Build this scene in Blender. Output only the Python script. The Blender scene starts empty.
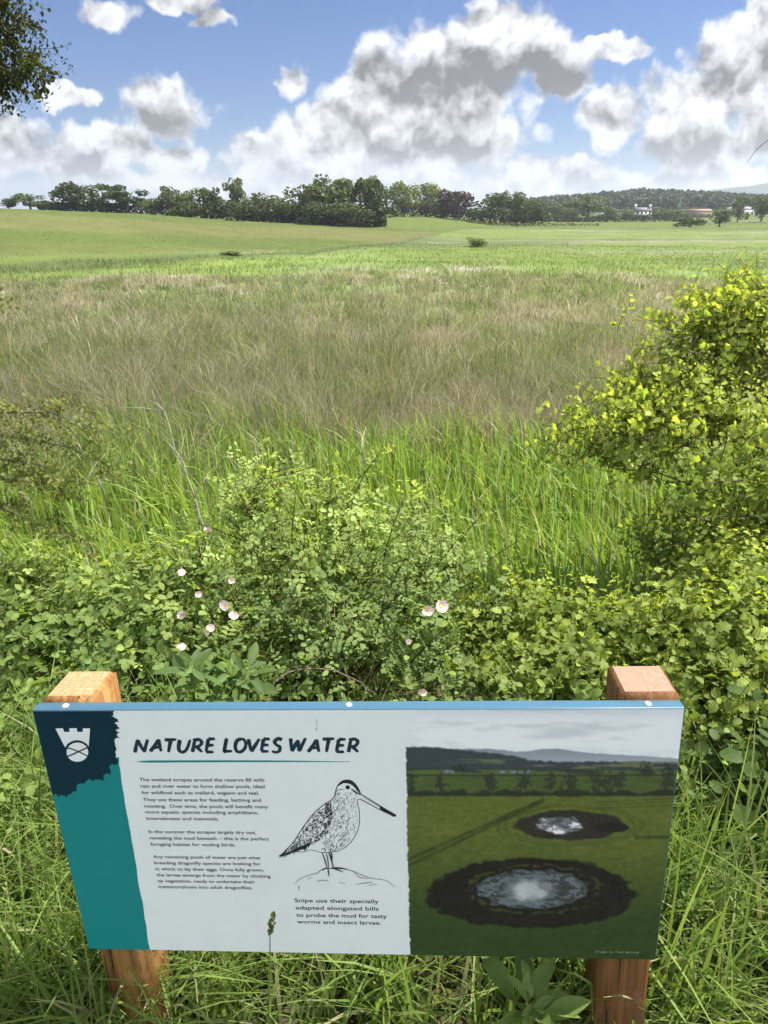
import bpy, math, random
import numpy as np
from mathutils import Vector, Matrix
from mathutils.geometry import tessellate_polygon
rng = np.random.default_rng(7)
random.seed(7)
S = bpy.context.scene
COL = S.collection
R = math.radians

# ------------------------------------------------------------------ camera, sky, sun, exposure
EYE = 1.55
PITCH = R(23.7)
FPX = 683.0
cd = bpy.data.cameras.new('camera'); cam = bpy.data.objects.new('camera', cd); COL.objects.link(cam)
cam.location = (0, 0, EYE); cam.rotation_euler = (math.pi/2 - PITCH, 0, 0)
cd.sensor_fit = 'VERTICAL'; cd.sensor_height = 36; cd.lens = 36*FPX/1024
cd.clip_start = 0.05; cd.clip_end = 20000
S.camera = cam
S.view_settings.view_transform = 'Standard'; S.view_settings.look = 'None'
S.view_settings.gamma = 1; S.view_settings.use_curve_mapping = False
EXPOSURE = 1.23
S.view_settings.exposure = EXPOSURE
S.render.film_transparent = False
try:
    S.cycles.max_bounces = 7; S.cycles.diffuse_bounces = 3; S.cycles.transmission_bounces = 4; S.cycles.glossy_bounces = 2
    S.cycles.use_denoising = True; S.cycles.volume_bounces = 0
except Exception: pass
SUN_EL, SUN_AZ = R(58), R(66)          # azimuth from +Y (ahead) towards +X (right)
sd = bpy.data.lights.new('sun', 'SUN'); sun = bpy.data.objects.new('sun', sd); COL.objects.link(sun)
sd.energy = 4.8; sd.angle = R(0.5); sd.color = (1, 0.94, 0.84)
sdir = Vector((math.sin(SUN_AZ)*math.cos(SUN_EL), math.cos(SUN_AZ)*math.cos(SUN_EL), math.sin(SUN_EL)))
sun.rotation_euler = sdir.to_track_quat('Z', 'Y').to_euler(); sun.location = (20, 20, 40)

def ray(px, py):
    x, y = (px-384)/FPX, (py-512)/FPX
    c, s = math.cos(PITCH), math.sin(PITCH)
    return np.array([x, c - y*s, -y*c - s])
def at(px, py, d):                      # world point on the line of sight at forward distance d (world y)
    r = ray(px, py); return np.array([0, 0, EYE]) + r*d/r[1]
def scr(px, py):                        # direction as slope coordinates
    r = ray(px, py); return r[0]/r[1], r[2]/r[1]

# world: Nishita sky with procedural cumulus fixed in the sky by direction
W = bpy.data.worlds.new('World'); S.world = W; W.use_nodes = True
wt = W.node_tree; wt.nodes.clear()
class NT:
    def __init__(s, t): s.t = t
    def n(s, ty, **k):
        o = s.t.nodes.new(ty)
        for a, b in k.items(): setattr(o, a, b)
        return o
    def put(s, sock, v):
        if hasattr(v, 'is_output'): s.t.links.new(v, sock)
        elif v is not None: sock.default_value = v
    def m(s, op, a, b=None, c=None, clamp=False):
        o = s.n('ShaderNodeMath', operation=op); o.use_clamp = clamp
        for i, v in enumerate((a, b, c)): s.put(o.inputs[i], v)
        return o.outputs[0]
    def v(s, op, a, b=None):
        o = s.n('ShaderNodeVectorMath', operation=op); s.put(o.inputs[0], a); s.put(o.inputs[1], b)
        return o.outputs['Value'] if op in ('LENGTH', 'DOT_PRODUCT') else o.outputs['Vector']
    def noise(s, vec, scale, detail=4, rough=.5, color=False, dist=0, dim='3D'):
        o = s.n('ShaderNodeTexNoise'); o.noise_dimensions = dim
        s.put(o.inputs['Vector'], vec); o.inputs['Scale'].default_value = scale
        o.inputs['Detail'].default_value = detail; o.inputs['Roughness'].default_value = rough
        o.inputs['Distortion'].default_value = dist
        return o.outputs['Color' if color else 'Fac']
    def step(s, x, lo, hi):
        o = s.n('ShaderNodeMapRange', interpolation_type='SMOOTHSTEP'); o.clamp = True
        s.put(o.inputs['Value'], x); s.put(o.inputs['From Min'], lo); s.put(o.inputs['From Max'], hi)
        return o.outputs[0]
    def mix(s, f, a, b, blend='MIX'):
        o = s.n('ShaderNodeMix', data_type='RGBA', blend_type=blend); o.clamp_factor = True
        s.put(o.inputs[0], f); s.put(o.inputs[6], a); s.put(o.inputs[7], b)
        return o.outputs[2]
    def comb(s, x, y, z=0.0):
        o = s.n('ShaderNodeCombineXYZ'); s.put(o.inputs[0], x); s.put(o.inputs[1], y); s.put(o.inputs[2], z); return o.outputs[0]
    def blobs(s, P, items, k=.25):
        f = None
        for (px, py, a, b) in items:
            u, v = scr(px, py)
            q = s.v('MULTIPLY', s.v('SUBTRACT', P, (u, v, 0)), (746/a, 746/b, 0))
            l = s.m('SUBTRACT', 1.0, s.v('LENGTH', q))
            if f is None: f = l
            else: f = s.m('SMOOTH_MAX', f, l, k)
        return f
n = NT(wt)
sky = n.n('ShaderNodeTexSky', sky_type='NISHITA'); sky.sun_disc = False
sky.sun_elevation = SUN_EL; sky.sun_rotation = SUN_AZ; sky.altitude = 30; sky.air_density = 1.0; sky.dust_density = .3; sky.ozone_density = 3.0
tc = n.n('ShaderNodeTexCoord').outputs['Generated']
sp = n.n('ShaderNodeSeparateXYZ'); wt.links.new(tc, sp.inputs[0]); dx, dy, dz = sp.outputs
yc = n.m('MAXIMUM', dy, .12)
P = n.comb(n.m('DIVIDE', dx, yc), n.m('DIVIDE', dz, yc))
w1 = n.v('SUBTRACT', n.noise(P, 7, 3, .55, True, dim='2D'), (.5, .5, .5))
w2 = n.v('SUBTRACT', n.noise(P, 26, 3, .6, True, dim='2D'), (.5, .5, .5))
Pw = n.v('ADD', n.v('ADD', P, n.v('MULTIPLY', w1, (.07, .05, 0))), n.v('MULTIPLY', w2, (.03, .025, 0)))
CL = [(480,85,76,44),(415,112,95,46),(525,62,52,40),(440,62,70,52),(505,36,66,42),(375,92,56,44),(345,135,75,40),(552,84,50,28),(280,160,62,26),(440,128,110,44),(400,165,70,22),(320,172,90,20),
      (745,70,58,50),(700,110,70,36),(612,122,44,26),(775,28,40,44),(700,148,84,30),(565,172,90,18),(765,130,50,44),(618,55,40,15),
      (150,112,66,36),(110,150,80,34),(70,165,60,26),(170,160,60,28),(10,150,50,40),(293,86,24,22),(105,12,44,18),(215,22,24,10),(70,94,40,13),(185,5,40,10),
      (520,185,150,16),(700,178,120,18),(200,185,200,14)]
DK = [(432,82,84,34),(545,84,56,34),(505,104,60,30),(450,138,100,30),(705,148,80,24),(150,134,84,26),(640,184,90,16),(60,166,60,18)]
M = n.blobs(Pw, CL)
def puff(vec):
    a = n.noise(vec, 8, 9, .6, dim='2D')
    o = n.n('ShaderNodeTexVoronoi', voronoi_dimensions='2D', feature='SMOOTH_F1'); n.put(o.inputs['Vector'], vec)
    o.inputs['Scale'].default_value = 13; o.inputs['Detail'].default_value = 3.5; o.inputs['Roughness'].default_value = .55; o.inputs['Smoothness'].default_value = .35
    return n.m('ADD', n.m('MULTIPLY', a, .7), n.m('MULTIPLY', n.m('SUBTRACT', .78, o.outputs['Distance']), .5))
Ps = n.v('ADD', P, n.v('MULTIPLY', w2, (.02, .02, 0))); F = puff(Ps); F2 = puff(n.v('ADD', Ps, (.004, .018, 0))); FK = n.noise(P, 6, 5, .5, dim='2D')
# anywhere else in the sky: broken cumulus on a flat layer
zc = n.m('ADD', n.m('MAXIMUM', dz, 0.0), .22)
Q = n.comb(n.m('DIVIDE', dx, zc), n.m('DIVIDE', dy, zc), 3.7)
G = n.m('MULTIPLY', n.m('SUBTRACT', n.noise(Q, 1.5, 8, .58), .47), 3.2)
fm = n.step(dy, .25, .55)
Mf = n.m('ADD', n.m('MULTIPLY', M, 1.25), n.m('MULTIPLY', n.m('SUBTRACT', F, .46), 1.2))
D = n.m('ADD', n.m('MULTIPLY', Mf, fm), n.m('MULTIPLY', G, n.m('SUBTRACT', 1.0, fm)))
alpha = n.step(D, -.06, .34)
MU = n.blobs(n.v('ADD', Pw, (.004, .034, 0)), CL)      # how much cloud lies above: shades the bases
K = n.m('ADD', n.m('MULTIPLY', n.step(n.blobs(n.v('ADD', P, n.v('MULTIPLY', w1, (.05, .03, 0))), DK, .35), -.1, .62), .8), n.m('MULTIPLY', n.step(MU, .15, .95), .28))
K = n.m('MULTIPLY', n.m('ADD', K, n.m('ADD', n.m('MULTIPLY', n.m('SUBTRACT', FK, .5), .5), n.m('MULTIPLY', n.m('SUBTRACT', F, .48), .25))), n.step(D, .0, .55), None, True)
K = n.m('MULTIPLY', K, fm)
Kg = n.m('MULTIPLY', n.step(D, .4, 1.2), .5)
K = n.m('MAXIMUM', K, n.m('MULTIPLY', Kg, n.m('SUBTRACT', 1.0, n.m('MULTIPLY', fm, .65))))
rel = n.m('MULTIPLY', n.m('SUBTRACT', F, F2), 1.0)
lum = n.m('ADD', n.m('SUBTRACT', .37, n.m('MULTIPLY', K, .27)), rel)
lum = n.m('MAXIMUM', n.m('MINIMUM', lum, .44), .085)
back = n.step(dy, .1, -.5)  # clouds behind the camera brightened as added fill for the panel and foliage
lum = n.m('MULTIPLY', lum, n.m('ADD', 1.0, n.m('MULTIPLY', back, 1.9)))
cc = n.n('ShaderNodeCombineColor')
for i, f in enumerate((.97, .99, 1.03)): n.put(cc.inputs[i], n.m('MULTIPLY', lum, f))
SKY_STRENGTH = .055
bs = n.n('ShaderNodeBackground'); wt.links.new(n.mix(1.0, sky.outputs[0], (.36, .52, .80, 1), 'MULTIPLY'), bs.inputs[0]); bs.inputs[1].default_value = SKY_STRENGTH
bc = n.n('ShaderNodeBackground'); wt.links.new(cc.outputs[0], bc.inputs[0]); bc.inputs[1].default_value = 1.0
bh = n.n('ShaderNodeBackground'); bh.inputs[0].default_value = (.26, .32, .39, 1); bh.inputs[1].default_value = 1.0
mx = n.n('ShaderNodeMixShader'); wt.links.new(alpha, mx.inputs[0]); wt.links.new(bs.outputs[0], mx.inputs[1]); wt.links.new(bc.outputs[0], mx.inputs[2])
mh = n.n('ShaderNodeMixShader')        # milky air low over the horizon
wt.links.new(n.m('MULTIPLY', n.step(dz, .10, .0), .25), mh.inputs[0]); wt.links.new(mx.outputs[0], mh.inputs[1]); wt.links.new(bh.outputs[0], mh.inputs[2])
wo = n.n('ShaderNodeOutputWorld'); wt.links.new(mh.outputs[0], wo.inputs[0])
W.cycles.sampling_method = 'MANUAL'; W.cycles.sample_map_resolution = 512

# ------------------------------------------------------------------ helpers
def tag(o, label=None, cat=None, group=None, kind=None):
    if label: o['label'] = label
    if cat: o['category'] = cat
    if group: o['group'] = group
    if kind: o['kind'] = kind
    return o
def empty(name, loc=(0, 0, 0), parent=None):
    o = bpy.data.objects.new(name, None); COL.objects.link(o); o.location = loc; o.empty_display_size = .1
    if parent: o.parent = parent
    return o
class Mesher:
    def __init__(s): s.V = []; s.Q = []; s.T = []; s.C = []; s.n = 0
    def add(s, v, q=None, t=None, c=(1, 1, 1)):
        v = np.asarray(v, float).reshape(-1, 3)
        s.V.append(v)
        c = np.asarray(c, float)
        s.C.append(np.broadcast_to(c, v.shape) if c.ndim == 1 else c.reshape(-1, 3))
        if q is not None and len(q): s.Q.append(np.asarray(q, np.int64).reshape(-1, 4) + s.n)
        if t is not None and len(t): s.T.append(np.asarray(t, np.int64).reshape(-1, 3) + s.n)
        s.n += len(v)
    def mesh(s, name, smooth=False):
        V = np.concatenate(s.V); C = np.concatenate(s.C)
        Q = np.concatenate(s.Q) if s.Q else np.zeros((0, 4), np.int64)
        T = np.concatenate(s.T) if s.T else np.zeros((0, 3), np.int64)
        me = bpy.data.meshes.new(name)
        me.vertices.add(len(V)); me.vertices.foreach_set('co', V.astype(np.float32).ravel())
        loops = np.concatenate([Q.ravel(), T.ravel()]).astype(np.int32)
        me.loops.add(len(loops)); me.loops.foreach_set('vertex_index', loops)
        st = np.concatenate([np.arange(len(Q))*4, len(Q)*4 + np.arange(len(T))*3]).astype(np.int32)
        tot = np.concatenate([np.full(len(Q), 4), np.full(len(T), 3)]).astype(np.int32)
        me.polygons.add(len(st)); me.polygons.foreach_set('loop_start', st); me.polygons.foreach_set('loop_total', tot)
        if smooth: me.polygons.foreach_set('use_smooth', np.ones(len(st), bool))
        me.update(calc_edges=True)
        a = me.attributes.new('Col', 'FLOAT_COLOR', 'POINT')
        a.data.foreach_set('color', np.c_[C, np.ones(len(C))].astype(np.float32).ravel())
        return me
    def build(s, name, mat, parent=None, smooth=False):
        me = s.mesh(name, smooth); me.materials.append(mat)
        return link(name, me, parent)
def link(name, me, parent=None):
    o = bpy.data.objects.new(name, me); COL.objects.link(o)
    if parent: o.parent = parent
    return o

# value noise
def hash2(i, j, seed):
    h = (i.astype(np.int64)*374761393 + j.astype(np.int64)*668265263 + seed*974711) & 0x7fffffff
    h = ((h ^ (h >> 13))*1274126177) & 0x7fffffff
    return ((h ^ (h >> 16)) & 0xffff)/65535.0
def vnoise(x, y, seed=0):
    i, j = np.floor(x), np.floor(y); fx, fy = x-i, y-j
    fx, fy = fx*fx*(3-2*fx), fy*fy*(3-2*fy)
    a, b, c, d = hash2(i, j, seed), hash2(i+1, j, seed), hash2(i, j+1, seed), hash2(i+1, j+1, seed)
    return a+(b-a)*fx+(c-a)*fy+(a-b-c+d)*fx*fy
def fbm(x, y, s, seed=0, o=4):
    x, y = np.asarray(x, float), np.asarray(y, float)
    r, a, t = 0, 1, 0
    for k in range(o):
        r = r + a*vnoise(x/s, y/s, seed+k*17); t += a; a *= .55; s /= 2.03
    return r/t
def sst(x, a, b):
    t = np.clip((np.asarray(x, float)-a)/(b-a), 0, 1); return t*t*(3-2*t)
def lerp(a, b, f):
    f = np.asarray(f)[..., None]; return np.asarray(a)*(1-f)+np.asarray(b)*f

# materials
def base_mat(name):
    m = bpy.data.materials.new(name); m.use_nodes = True; t = m.node_tree; t.nodes.clear(); k = NT(t)
    out = k.n('ShaderNodeOutputMaterial'); return m, k, out
def mat_foliage(name, rough=.5, trans=.35, spec=.35, jitter=.35, tint=(1.25, 1.2, .55)):
    m, k, out = base_mat(name)
    col = k.n('ShaderNodeAttribute', attribute_name='Col').outputs['Color']
    pos = k.n('ShaderNodeTexCoord').outputs['Object']
    f = k.noise(pos, 60, 3, .6)
    g = k.m('ADD', k.m('MULTIPLY', f, jitter*2), 1-jitter)
    hs = k.n('ShaderNodeHueSaturation'); k.put(hs.inputs['Color'], col); k.put(hs.inputs['Value'], g)
    p = k.n('ShaderNodeBsdfPrincipled'); k.put(p.inputs['Base Color'], hs.outputs[0]); p.inputs['Roughness'].default_value = rough
    p.inputs['Specular IOR Level'].default_value = spec
    tr = k.n('ShaderNodeBsdfTranslucent'); k.put(tr.inputs[0], k.mix(1.0, hs.outputs[0], (*tint, 1), 'MULTIPLY'))
    mxs = k.n('ShaderNodeMixShader'); mxs.inputs[0].default_value = trans
    m.node_tree.links.new(p.outputs[0], mxs.inputs[1]); m.node_tree.links.new(tr.outputs[0], mxs.inputs[2]); m.node_tree.links.new(mxs.outputs[0], out.inputs[0])
    return m
def mat_col(name, rough=.8, spec=.3, nscale=25, namt=.25, bump=0, bscale=40, stretch=(1, 1, 1)):
    m, k, out = base_mat(name)
    col = k.n('ShaderNodeAttribute', attribute_name='Col').outputs['Color']
    pos = k.v('MULTIPLY', k.n('ShaderNodeTexCoord').outputs['Object'], stretch)
    f = k.noise(pos, nscale, 5, .65)
    if name == 'soil_and_turf': f = k.m('ADD', k.m('MULTIPLY', f, .5), k.m('MULTIPLY', k.m('ADD', k.noise(k.v('MULTIPLY', pos, (1, .25, 1)), .55, 7, .8), k.noise(k.v('MULTIPLY', pos, (1, .4, 1)), .12, 6, .7)), .35)); f = k.m('ADD', k.m('MULTIPLY', k.m('SUBTRACT', f, .6), 1.6), .6)
    hs = k.n('ShaderNodeHueSaturation'); k.put(hs.inputs['Color'], col); k.put(hs.inputs['Value'], k.m('ADD', k.m('MULTIPLY', f, namt*2), 1-namt))
    p = k.n('ShaderNodeBsdfPrincipled'); k.put(p.inputs['Base Color'], hs.outputs[0]); p.inputs['Roughness'].default_value = rough
    p.inputs['Specular IOR Level'].default_value = spec
    if bump:
        b = k.n('ShaderNodeBump'); b.inputs['Strength'].default_value = bump; b.inputs['Distance'].default_value = .01
        k.put(b.inputs['Height'], k.noise(pos, bscale, 5, .6)); k.put(p.inputs['Normal'], b.outputs[0])
    m.node_tree.links.new(p.outputs[0], out.inputs[0]); return m
LEAF = mat_foliage('leaf', .55, .5, .2, .2, (1.5, 1.45, .6))
GRASS = mat_foliage('grass_blade', .5, .46, .2, .2, (1.3, 1.32, .75))
FARLEAF = mat_foliage('tree_leaf', .7, .25, .2, .2)
BARK = mat_col('bark', .9, .2, 60, .4, .5, 90)
GROUND = mat_col('soil_and_turf', .95, .1, 9, .35)

# ------------------------------------------------------------------ ground
NEAR = [(0,0),(1.25,0),(1.9,-.08),(2.6,-.35),(3.4,-.66),(4.5,-.76),(10,-.95),(30,-1.9),(62,-3.0)]
COLS = {   # picture column of an azimuth: (distance, height) beyond the marsh
 -300: [(80,-1.9),(120,.6),(170,3.4),(215,4.6),(260,4.0),(400,0),(700,0),(900,2)],
 0:    [(80,-2.3),(120,-.3),(165,1.7),(205,2.8),(250,1.6),(400,0),(700,0),(900,2)],
 130:  [(80,-2.6),(120,-.8),(165,.75),(205,1.6),(250,.7),(400,0),(700,0),(900,2)],
 260:  [(80,-2.9),(120,-2.0),(165,-1.2),(200,-.8),(250,-.9),(400,0),(700,0),(900,2)],
 390:  [(80,-2.95),(120,-2.8),(165,-2.4),(190,-2.2),(225,-1.2),(270,.1),(400,.5),(700,2),(900,4)],
 430:  [(80,-3.0),(120,-2.9),(165,-2.6),(190,-2.3),(225,-1.2),(270,.1),(400,.5),(700,2),(900,5)],
 500:  [(80,-3.0),(120,-3.0),(165,-3.0),(200,-2.9),(270,-2.8),(400,-2.3),(600,0),(700,3),(860,5),(1000,3)],
 560:  [(80,-3.0),(165,-3.0),(270,-3.0),(400,-2.9),(560,-1),(650,2),(860,12),(1000,8)],
 640:  [(80,-3.0),(165,-3.0),(270,-3.0),(400,-2.9),(560,-.5),(650,3),(860,20),(1000,15)],
 700:  [(80,-3.0),(165,-3.0),(270,-3.0),(400,-2.8),(560,0),(650,3),(860,16),(1000,12)],
 790:  [(80,-3.0),(165,-3.0),(270,-3.0),(400,-2.3),(560,1),(650,3),(860,7),(1000,5)],
 1100: [(80,-3.0),(165,-3.0),(270,-2.8),(400,-1.5),(560,2),(650,2),(860,4),(1000,3)],
}
ckeys = sorted(COLS); cth = np.array([math.atan((k-384)/746) for k in ckeys])
def prof(k, r):
    pts = NEAR + COLS[k] + [(1600, 2), (9000, 0)]
    xs, zs = zip(*pts); return np.interp(r, xs, zs)
def _hz(x, y):
    r = np.hypot(x, y); th = np.arctan2(x, np.maximum(y, -1e9))
    r = np.where(y < 0, np.minimum(r, 1.0), r)
    Z = np.stack([prof(k, r) for k in ckeys])
    th = np.clip(th, cth[0], cth[-1]); idx = np.clip(np.searchsorted(cth, th)-1, 0, len(cth)-2)
    f = (th-cth[idx])/(cth[idx+1]-cth[idx]); f = f*f*(3-2*f)*.5+f*.5
    return np.take_along_axis(Z, idx[None], 0)[0]*(1-f)+np.take_along_axis(Z, idx[None]+1, 0)[0]*f
def hz(x, y):
    x = np.atleast_1d(np.asarray(x, float)); y = np.atleast_1d(np.asarray(y, float))
    z = sum(_hz(x*s, y*s) for s in (.86, .93, 1, 1.07, 1.14))/5
    r = np.hypot(x, y)
    return z + (fbm(x, y, 4, 5)-.5)*np.interp(r, [0, 1.5, 5, 60, 300], [.02, .05, .18, .35, .5])
def h1(x, y): return float(hz(x, y)[0])

DRY = np.array((.255,.215,.165)); DRYP = np.array((.40,.355,.29)); RUSH = np.array((.15,.205,.072)); LIME = np.array((.16,.225,.05))
REED = np.array((.20,.30,.055)); PAST = np.array((.088,.118,.030)); PAST2 = np.array((.125,.132,.046))
def pas_edge(t): return np.interp(t, [-.6, -.3, -.1, .02, .06, .10, .16], [72, 80, 92, 118, 150, 200, 240])
def meadow_col(x, y):
    x = np.asarray(x, float); y = np.asarray(y, float); r = np.hypot(x, y); t = x/np.maximum(y, .1)
    a = fbm(x*1.3, y*.42, 6, 11); b = fbm(x*1.2, y*.5, 2.0, 23); c = fbm(x*.8, y*.6, 14, 31)
    dry = sst(a*.55+b*.45, .42, .60)
    col = lerp(RUSH, DRY, dry*.8)
    col = lerp(col, DRYP, sst(b, .52, .72)*.8*sst(r, 8, 16))
    col = lerp(col, LIME*.8, sst(fbm(x*1.2, y*.45, 5, 47), .54, .68)*.8)
    # greener wash on the left middle, light green flushes towards the back
    col = lerp(col, LIME*.75, sst(c, .42, .60)*.75*sst(r, 12, 26)*(1-sst(t, .0, .3)))
    flush = sst(r+fbm(x, y*.5, 11, 3)*56-28, 54, 68)*(1-sst(r+fbm(x, y, 30, 4)*30-15, 84, 100))
    col = lerp(col, lerp(LIME, RUSH*1.2, sst(fbm(x*.35, y, 9, 61), .45, .62)), flush*.9)
    # grazed pasture on the rise
    pg = lerp(PAST, PAST2, sst(fbm(x*.25, y, 16, 71), .35, .65)); pg = lerp(pg, LIME*.55, sst(fbm(x*.3, y, 30, 77), .5, .7)*.45); pg = lerp(pg, LIME*.62, sst(t, -.02, .03)*sst(r, 170, 215)*.8)
    pg = pg*(.86+.28*fbm(x*.6+y*.5, y*.1, 3.5, 79))[:, None] if np.ndim(x) else pg
    edge = pas_edge(t); rn = r+(fbm(x, y, 25, 9)-.5)*14
    pas = sst(rn, edge-3, edge+4)
    # damp flat with dark sedge strips, pale straw patches and light green swards
    flat = sst(t, -.12, .06)*sst(r, 58, 82)
    strip = fbm(x*.12, y, 9, 83); fc = lerp(LIME*.78, RUSH*.62, sst(strip, .50, .60)); fc = lerp(fc, DRYP*.62, sst(fbm(x*.15, y, 7, 87), .60, .70)*.45)
    col = lerp(col, fc, flat*.85)
    ditch = np.exp(-((rn-edge+6)/5.5)**2)*(r < 260); col = lerp(col, RUSH*.42, ditch*.85)
    col = lerp(col, pg, pas)
    return col
def ground():
    th = np.concatenate([np.radians(np.arange(-45, 45, .5)), np.radians(np.arange(45, 315, 5))])
    rr = np.concatenate([np.linspace(.02, 5, 40), np.geomspace(5.2, 400, 150), np.geomspace(415, 5600, 50)])
    TT, RR = np.meshgrid(th, rr); X = RR*np.sin(TT); Y = RR*np.cos(TT)
    z = hz(X.ravel(), Y.ravel())
    c = meadow_col(X.ravel(), Y.ravel()); r = RR.ravel()
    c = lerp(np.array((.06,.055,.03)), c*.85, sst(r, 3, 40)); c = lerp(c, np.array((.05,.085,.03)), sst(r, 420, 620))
    nt, nr = len(th), len(rr)
    i, j = np.meshgrid(np.arange(nr-1), np.arange(nt), indexing='ij'); j2 = (j+1) % nt
    q = np.stack([i*nt+j, i*nt+j2, (i+1)*nt+j2, (i+1)*nt+j], -1).reshape(-1, 4)[:, ::-1]
    m = Mesher(); m.add(np.c_[X.ravel(), Y.ravel(), z], q, None, c)
    tri = np.array([[nr*0+k, (k+1) % nt, 0] for k in range(1, nt-1)])
    m.T.append(tri.astype(np.int64)[:, ::-1])
    o = m.build('ground', GROUND, None, True)
    tag(o, 'grassy marsh and pasture ground sloping away to the low ridge', 'ground', None, 'structure')
ground()

# ------------------------------------------------------------------ far hills, wood and haze
def ridge(name, d, pts, depth, colr, label, seed):
    xs = np.linspace(pts[0][0], pts[-1][0], 90); ys = np.interp(xs, *zip(*pts))
    rows = []; n_ = 14
    for a in range(n_):
        f = a/(n_-1); dist = d - depth + depth*f if a < n_ else d
        zt = np.array([at(x, y, d)[2] for x, y in zip(xs, ys)])
        X = np.array([at(x, 200, d)[0] for x in xs])
        z = -8 + (zt+8)*np.sin(f*math.pi/2)**1.3 + (fbm(xs, np.full_like(xs, a*20.), 14, seed)-.5)*14*f
        rows.append(np.c_[X, np.full_like(X, dist), z])
    rows.append(np.c_[rows[-1][:, 0], np.full(len(xs), d+depth), np.full(len(xs), -8.)])
    V = np.concatenate(rows); k = len(xs); i, j = np.meshgrid(np.arange(n_), np.arange(k-1), indexing='ij')
    q = np.stack([i*k+j, i*k+j+1, (i+1)*k+j+1, (i+1)*k+j], -1).reshape(-1, 4)
    c = lerp(np.array(colr), np.array((.06,.08,.065)), sst(fbm(V[:, 0], V[:, 2]*6, 160, seed+3), .5, .7))
    m = Mesher(); m.add(V, q, None, c); tag(m.build(name, GROUND, None, True), label, 'hill', None, 'structure')
ridge('far_hill', 3200, [(560,205),(640,200),(690,193),(715,189),(742,186.5),(758,184),(775,181),(830,178),(900,190),(1000,203)], 900, (.045,.062,.062), 'distant blue grey hill at the right end of the skyline', 3)  # blue of the distant air put into the hill's base colour

def haze():
    m = Mesher(); boxm(m, -5700, 5700, -5700, 5700, -14, 190, (1, 1, 1)); mt, k, out = base_mat('haze')
    v = k.n('ShaderNodeVolumePrincipled'); v.inputs['Color'].default_value = (.80, .88, .96, 1); v.inputs['Density'].default_value = HAZE; v.inputs['Anisotropy'].default_value = .2
    mt.node_tree.links.new(v.outputs[0], out.inputs['Volume']); o = m.build('haze', mt); tag(o, 'thin pale summer haze over the far hills', 'haze', None, 'stuff')
HAZE = .0002
def crown_mesh(kind, seed, n_leaf=1500):
    g = np.random.default_rng(seed); m = Mesher()
    if kind == 'round':   blobs = [(g.normal(0, .2), g.normal(0, .2), g.uniform(.3, .86), g.uniform(.13, .22)) for _ in range(20)]
    elif kind == 'tall':  blobs = [(g.normal(0, .17), g.normal(0, .17), g.uniform(.18, .92), g.uniform(.10, .17)) for _ in range(22)]
    elif kind == 'broken':
        blobs = [(g.normal(0, .26), g.normal(0, .26), g.uniform(.35, .9), g.uniform(.08, .15)) for _ in range(18)]
    else:                 blobs = [(g.normal(0, .24), g.normal(0, .24), g.uniform(.12, .75), g.uniform(.14, .24)) for _ in range(18)]
    per = n_leaf//len(blobs)
    for (bx, by, bz, br) in blobs:
        l = math.hypot(bx, by); lim = .46-br*.6
        if l > lim: bx, by = bx*lim/l, by*lim/l
        d = g.normal(size=(per, 3)); d /= np.linalg.norm(d, axis=1)[:, None]
        rad = br*g.uniform(.55, 1.08, per)**.6
        c = np.array((bx, by, min(bz, .99-br*.8)))+d*rad[:, None]*(1, 1, .85)
        nrm = d+g.normal(0, .55, (per, 3)); nrm /= np.linalg.norm(nrm, axis=1)[:, None]
        up = np.cross(nrm, g.normal(size=(per, 3))); up /= np.linalg.norm(up, axis=1)[:, None]; sd_ = np.cross(nrm, up)
        s = g.uniform(.018, .042, per)[:, None]
        v = np.stack([c+sd_*s, c+up*s*1.2+nrm*s*.3, c-sd_*s*.9, c-up*s*1.1-nrm*s*.2], 1).reshape(-1, 3)
        tone = g.uniform(.8, 1.2)*np.repeat(g.uniform(.8, 1.25, per), 4)
        m.add(v, np.arange(per*4).reshape(-1, 4), None, tone[:, None]*np.ones(3))
    return m.mesh('crown')
def tube(m, pts, rad, c=(1, 1, 1), sides=6):
    pts = np.asarray(pts, float); k = len(pts); rad = np.broadcast_to(rad, (k,)) if np.ndim(rad) else np.full(k, rad)
    tg = np.gradient(pts, axis=0); tg /= np.linalg.norm(tg, axis=1)[:, None]+1e-9
    ref = np.array((0.31, .2, .93)) if abs(tg[0, 2]) < .8 else np.array((1, .1, 0.))
    a = np.cross(tg, ref); a /= np.linalg.norm(a, axis=1)[:, None]+1e-9; b = np.cross(tg, a)
    an = np.linspace(0, 2*math.pi, sides, endpoint=False)
    V = pts[:, None]+rad[:, None, None]*(np.cos(an)[None, :, None]*a[:, None]+np.sin(an)[None, :, None]*b[:, None])
    i, j = np.meshgrid(np.arange(k-1), np.arange(sides), indexing='ij'); j2 = (j+1) % sides
    m.add(V.reshape(-1, 3), np.stack([i*sides+j, i*sides+j2, (i+1)*sides+j2, (i+1)*sides+j], -1).reshape(-1, 4), None, c)
def trunk_mesh(seed):
    g = np.random.default_rng(seed); m = Mesher(); c = (.13, .105, .075)
    tube(m, [(0, 0, -.06), (.01, 0, .2), (.0, .015, .45), (.02, 0, .8)], [.045, .033, .024, .008], c, 8)
    for k in range(7):
        a = g.uniform(0, 6.28); z0 = g.uniform(.22, .55); L = g.uniform(.2, .36)
        d = np.array((math.cos(a), math.sin(a), 0))
        tube(m, [(0, 0, z0), d*L*.5+(0, 0, z0+.1), d*L+(0, 0, z0+.28)], [.016, .011, .004], c, 5)
    return m.mesh('trunk', True)
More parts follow.
